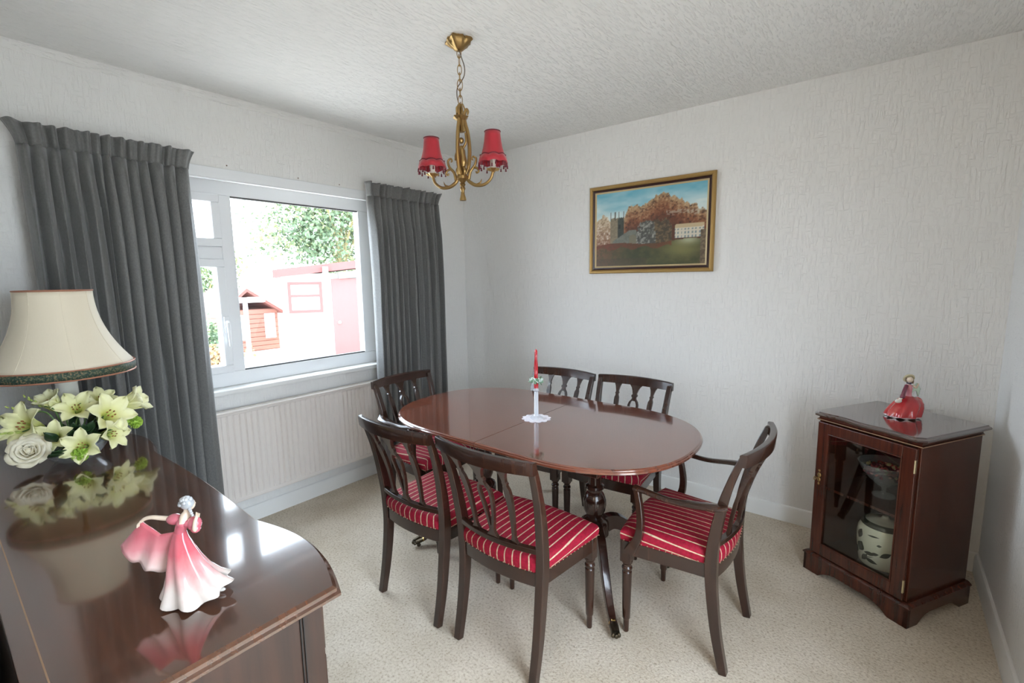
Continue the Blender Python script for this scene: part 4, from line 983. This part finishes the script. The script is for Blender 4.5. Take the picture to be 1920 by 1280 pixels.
hd.tube(curve([(-.037, -.018, .096), (-.046, -.022, .086), (-.052, -.024, .082)], 3), [.0035]*7, 8).tube(curve([(.018, -.004, .150), (.028, -.012, .140), (.030, -.016, .150), (.034, -.016, .160)], 4), lerp_list([.005, .004, .003], 13), 8)
hd.build('head_and_arms', m_skin, rf, 70)
MB().ball((.004, .004, .180), .0125, 12, 9).tube(curve([(.013, .0, .180), (.017, -.003, .170), (.017, -.004, .158)], 3), lerp_list([.005, .005, .003], 7), 8).build('hair', mat('brown_hair_glaze', (.22, .13, .07, 1), .3, coat=.4), rf, 70)
bn = MB().torus((.003, .003, .182), .0185, .0045, 28, 8, Matrix.Rotation(-1.05, 3, 'X') @ Matrix.Rotation(.2, 3, 'Y')).ball((.004, .006, .188), .014, 14, 8, (1, 1, .7)); bn.build('bonnet', m_straw, rf, 70)
MB().torus((.004, 0, .160), .008, .003, 16, 6).ball((.001, -.009, .160), .004, 8, 6).build('ribbon', mat('navy_ribbon_glaze', (.03, .02, .07, 1), .2, coat=.5), rf, 70)
MB().grid(lambda u, v: (.018+.030*u+.006*v, -.004-.012*math.sin(PI*u)*.5, .112+.036*v+.014*math.sin(u*5)), 8, 6).build('shawl', m_mint, rf, 70, 0, .004)
MB().ball((-.058, -.024, .082), .012, 10, 7, (1.4, .6, .8)).ball((-.048, -.020, .090), .006, 8, 6).build('hat_in_hand', m_porc, rf, 70)

# ---------------------------------------------------------------- added warm fill light: unseen globe behind the camera
cl = thing('fill_lamp', 'added white globe giving warm fill light, unseen behind the camera', 'lamp', (2.95, -4.3, H))
MB().lathe([(.05, -.001), (.05, -.015), (.02, -.02), (.008, -.025), (.008, -.12)], 24).build('fill_lamp_fitting', m_brass, cl)
m_globe = bpy.data.materials.new('fill_globe_glow'); m_globe.use_nodes = True; gb_ = m_globe.node_tree.nodes['Principled BSDF']; gb_.inputs['Base Color'].default_value = (.9, .88, .82, 1); gb_.inputs['Emission Color'].default_value = (1, .74, .48, 1); gb_.inputs['Emission Strength'].default_value = 3  # globe glows as part of the added fill
MB().ball((0, 0, -.24), .13, 20, 14).build('globe', m_globe, cl, 70)
ll = bpy.data.lights.new('warm_fill', 'POINT'); ll.energy = 6.5; ll.color = (1, .80, .58); ll.shadow_soft_size = .14  # added point light that brightens the dining room from behind
lo_ = bpy.data.objects.new('warm_fill', ll); COL.objects.link(lo_); lo_.location = (2.95, -4.3, H-.55)

# ---------------------------------------------------------------- garden seen through the window
GZ = -.30
struct('ground_outside', MB().box(-60, -.3, -40, 60, GZ-.2, GZ).box(W+.15, 30, -40, 40, GZ-.2, GZ), mat('pale_paving', (.42, .40, .37, 1), .9))
m_rfas = mat('red_fascia_paint', (.20, .042, .036, 1), .5); m_shedw = mat('white_render', (.34, .32, .30, 1), .8); m_rdoor = mat('red_door_paint', (.20, .060, .054, 1), .5); m_hut = mat('brown_boards', (.30, .125, .09, 1), .7); m_outglass = mat('dull_glass', (.42, .46, .46, 1), .1)
m_tile = mat('red_roof_tile', (.22, .075, .06, 1), .8)
sd_ = thing('garden_shed', 'pale garden outbuilding with red fascia and red door beyond the window', 'shed', (-7, 1.66, GZ), math.radians(-25.9))
MB().box(-2.6, 0, 0, 4.4, 0, 1.98).build('wall', m_shedw, sd_, 0)
def fas(y, z): return z
MB().rings([[Vector((x, -.14, z)) for x, z in ((-2.8, 1.90), (.16, 1.90), (.16, 2.06), (-2.8, 2.06))], [Vector((x, 4.5, z)) for x, z in ((-2.8, 2.42), (.16, 2.42), (.16, 2.60), (-2.8, 2.60))]]).build('sloping_fascia', m_rfas, sd_, 0)
wf = MB().box(0, .05, .12, .80, 1.14, 1.20).box(0, .05, .12, .80, 1.74, 1.80).box(0, .05, .12, .18, 1.20, 1.74).box(0, .05, .74, .80, 1.20, 1.74).box(0, .05, .18, .74, 1.48, 1.53).build('window_frame', m_rfas, sd_, 0)
MB().box(0, .02, .18, .74, 1.20, 1.48).build('pane', m_outglass, wf, 0); MB().box(0, .02, .18, .74, 1.53, 1.74).build('pane', m_outglass, wf, 0)
dd_ = MB().box(0, .06, 1.0, 1.95, 0, 1.86).build('door', m_rdoor, sd_, 0)
MB().ball((.08, 1.12, .9), .035, 8, 6).build('knob', m_upvc, dd_)
MB().box(.16, .30, .82, .93, 1.86, 2.12).build('security_lamp', mat('grey_lamp_case', (.16, .17, .19, 1), .5), sd_, 0)
MB().tube([(.10, 1.15, 1.93), (.10, 1.62, 1.97)], .075, 12).build('roller_box', m_shedw, sd_)
ht = thing('summer_house', 'small brown gabled summer house further back beyond the window', 'shed', (-10, 1.50, GZ))
MB().box(-2.2, 0, 0, 1.45, 0, 1.10).build('wall', m_hut, ht, 0)
for i in range(9): MB().box(0, .02, 0.02, 1.43, .02+i*.12, .125+i*.12).build('weatherboard', m_hut, ht, 0, .006)
MB().rings([[Vector((x, y, z)) for y, z in ((-.1, 1.02), (.65, 1.66), (1.55, 1.04), (1.55, .96), (.65, 1.57), (-.1, .94))] for x in (-2.3, .15)]).build('gable_roof', m_tile, ht, 0)
for y in (.28, 1.08): 
    w_ = MB().box(.02, .06, y, y+.26, .32, .98).build('window_frame', m_upvc, ht, 0); MB().box(.06, .065, y+.04, y+.22, .36, .94).build('pane', m_outglass, w_, 0)
bt_ = thing('garden_post', 'slim grey garden post with a short crossbar outside the window', 'post', (-4.6, -.06, GZ))
MB().tube([(0, 0, 0), (0, 0, 1.58)], .035, 10).build('post', mat('grey_post', (.20, .215, .24, 1), .6), bt_); MB().box(-.05, .05, -.22, .28, 1.50, 1.58).build('crossbar', m_upvc, bt_, 0, .01)

def tree(name, label, loc, rx, rz, h, cnt, cols_, seed, leaf_s=.16, grp='trees and bushes in the garden'):
    rr = random.Random(seed); root = thing(name, label, 'tree' if h > 1 else 'bush', loc, 0, grp)
    tm = MB(); 
    if h > 1:
        tm.tube([(0, 0, 0), (.05, .05, h*.6), (0, .1, h)], [.16, .12, .06], 10)
        for k in range(6):
            a = k*1.1; tm.tube(curve([(0, .05, h*.6), (rx*.35*math.cos(a), rx*.35*math.sin(a), h*.95), (rx*.7*math.cos(a), rx*.7*math.sin(a), h+rz*.25)], 4), lerp_list([.07, .04, .02], 9), 6)
        tm.build('trunk', mat('bark_'+name+str(seed), (.30, .25, .12, 1), .9), root)
    mbs = [MB() for _ in cols_]
    clumps = [(rr.gauss(0, .5)*rx*.9, rr.gauss(0, .5)*rx*.9, h+rr.gauss(0, .45)*rz, rr.uniform(.25, .5)) for _ in range(34)]
    for i in range(cnt):
        c = rr.choice(clumps); p = Vector((c[0]+rr.gauss(0, .5)*c[3]*rx, c[1]+rr.gauss(0, .5)*c[3]*rx, max(.05, c[2]+rr.gauss(0, .5)*c[3]*rz)))
        M_ = aim((rr.uniform(-1, 1), rr.uniform(-1, 1), rr.uniform(-.3, 1)), rr.uniform(0, 6)); s_ = leaf_s*rr.uniform(.6, 1.3)
        k = clumps.index(c) % len(cols_) if rr.random() < .7 else rr.randrange(len(cols_))
        mbs[k].add([M_ @ Vector(q)*s_+p for q in ((0, -.5, 0), (.3, 0, .06), (0, .5, 0), (-.3, 0, .06))], [(0, 1, 2, 3)])
    for q, c in zip(mbs, cols_): q.build('foliage', c, root, 0, kind='stuff')
lg = [mat('leaf_green_%d' % i, c, .6) for i, c in enumerate(((.085, .135, .065, 1), (.13, .18, .10, 1), (.22, .26, .12, 1)))]
tree('tree', 'large leafy tree rising behind the red fascia outbuilding', (-12.5, 6.5, GZ), 2.3, 2.2, 3.9, 12000, lg, 1)
tree('tree', 'tree showing through the narrow left casement of the window', (-16.5, 3.4, GZ), 1.2, 1.5, 1.5, 4500, lg, 2)
tree('bush', 'round bush low in the narrow left casement of the window', (-8.5, .70, GZ), .5, .4, .5, 2500, lg, 3, .10)
tree('bush', 'tan dried bush nearest the left casement of the window', (-5.0, -.50, GZ), .35, .3, .55, 1500, [mat('tan_leaf', (.30, .20, .10, 1), .7)], 4, .08)
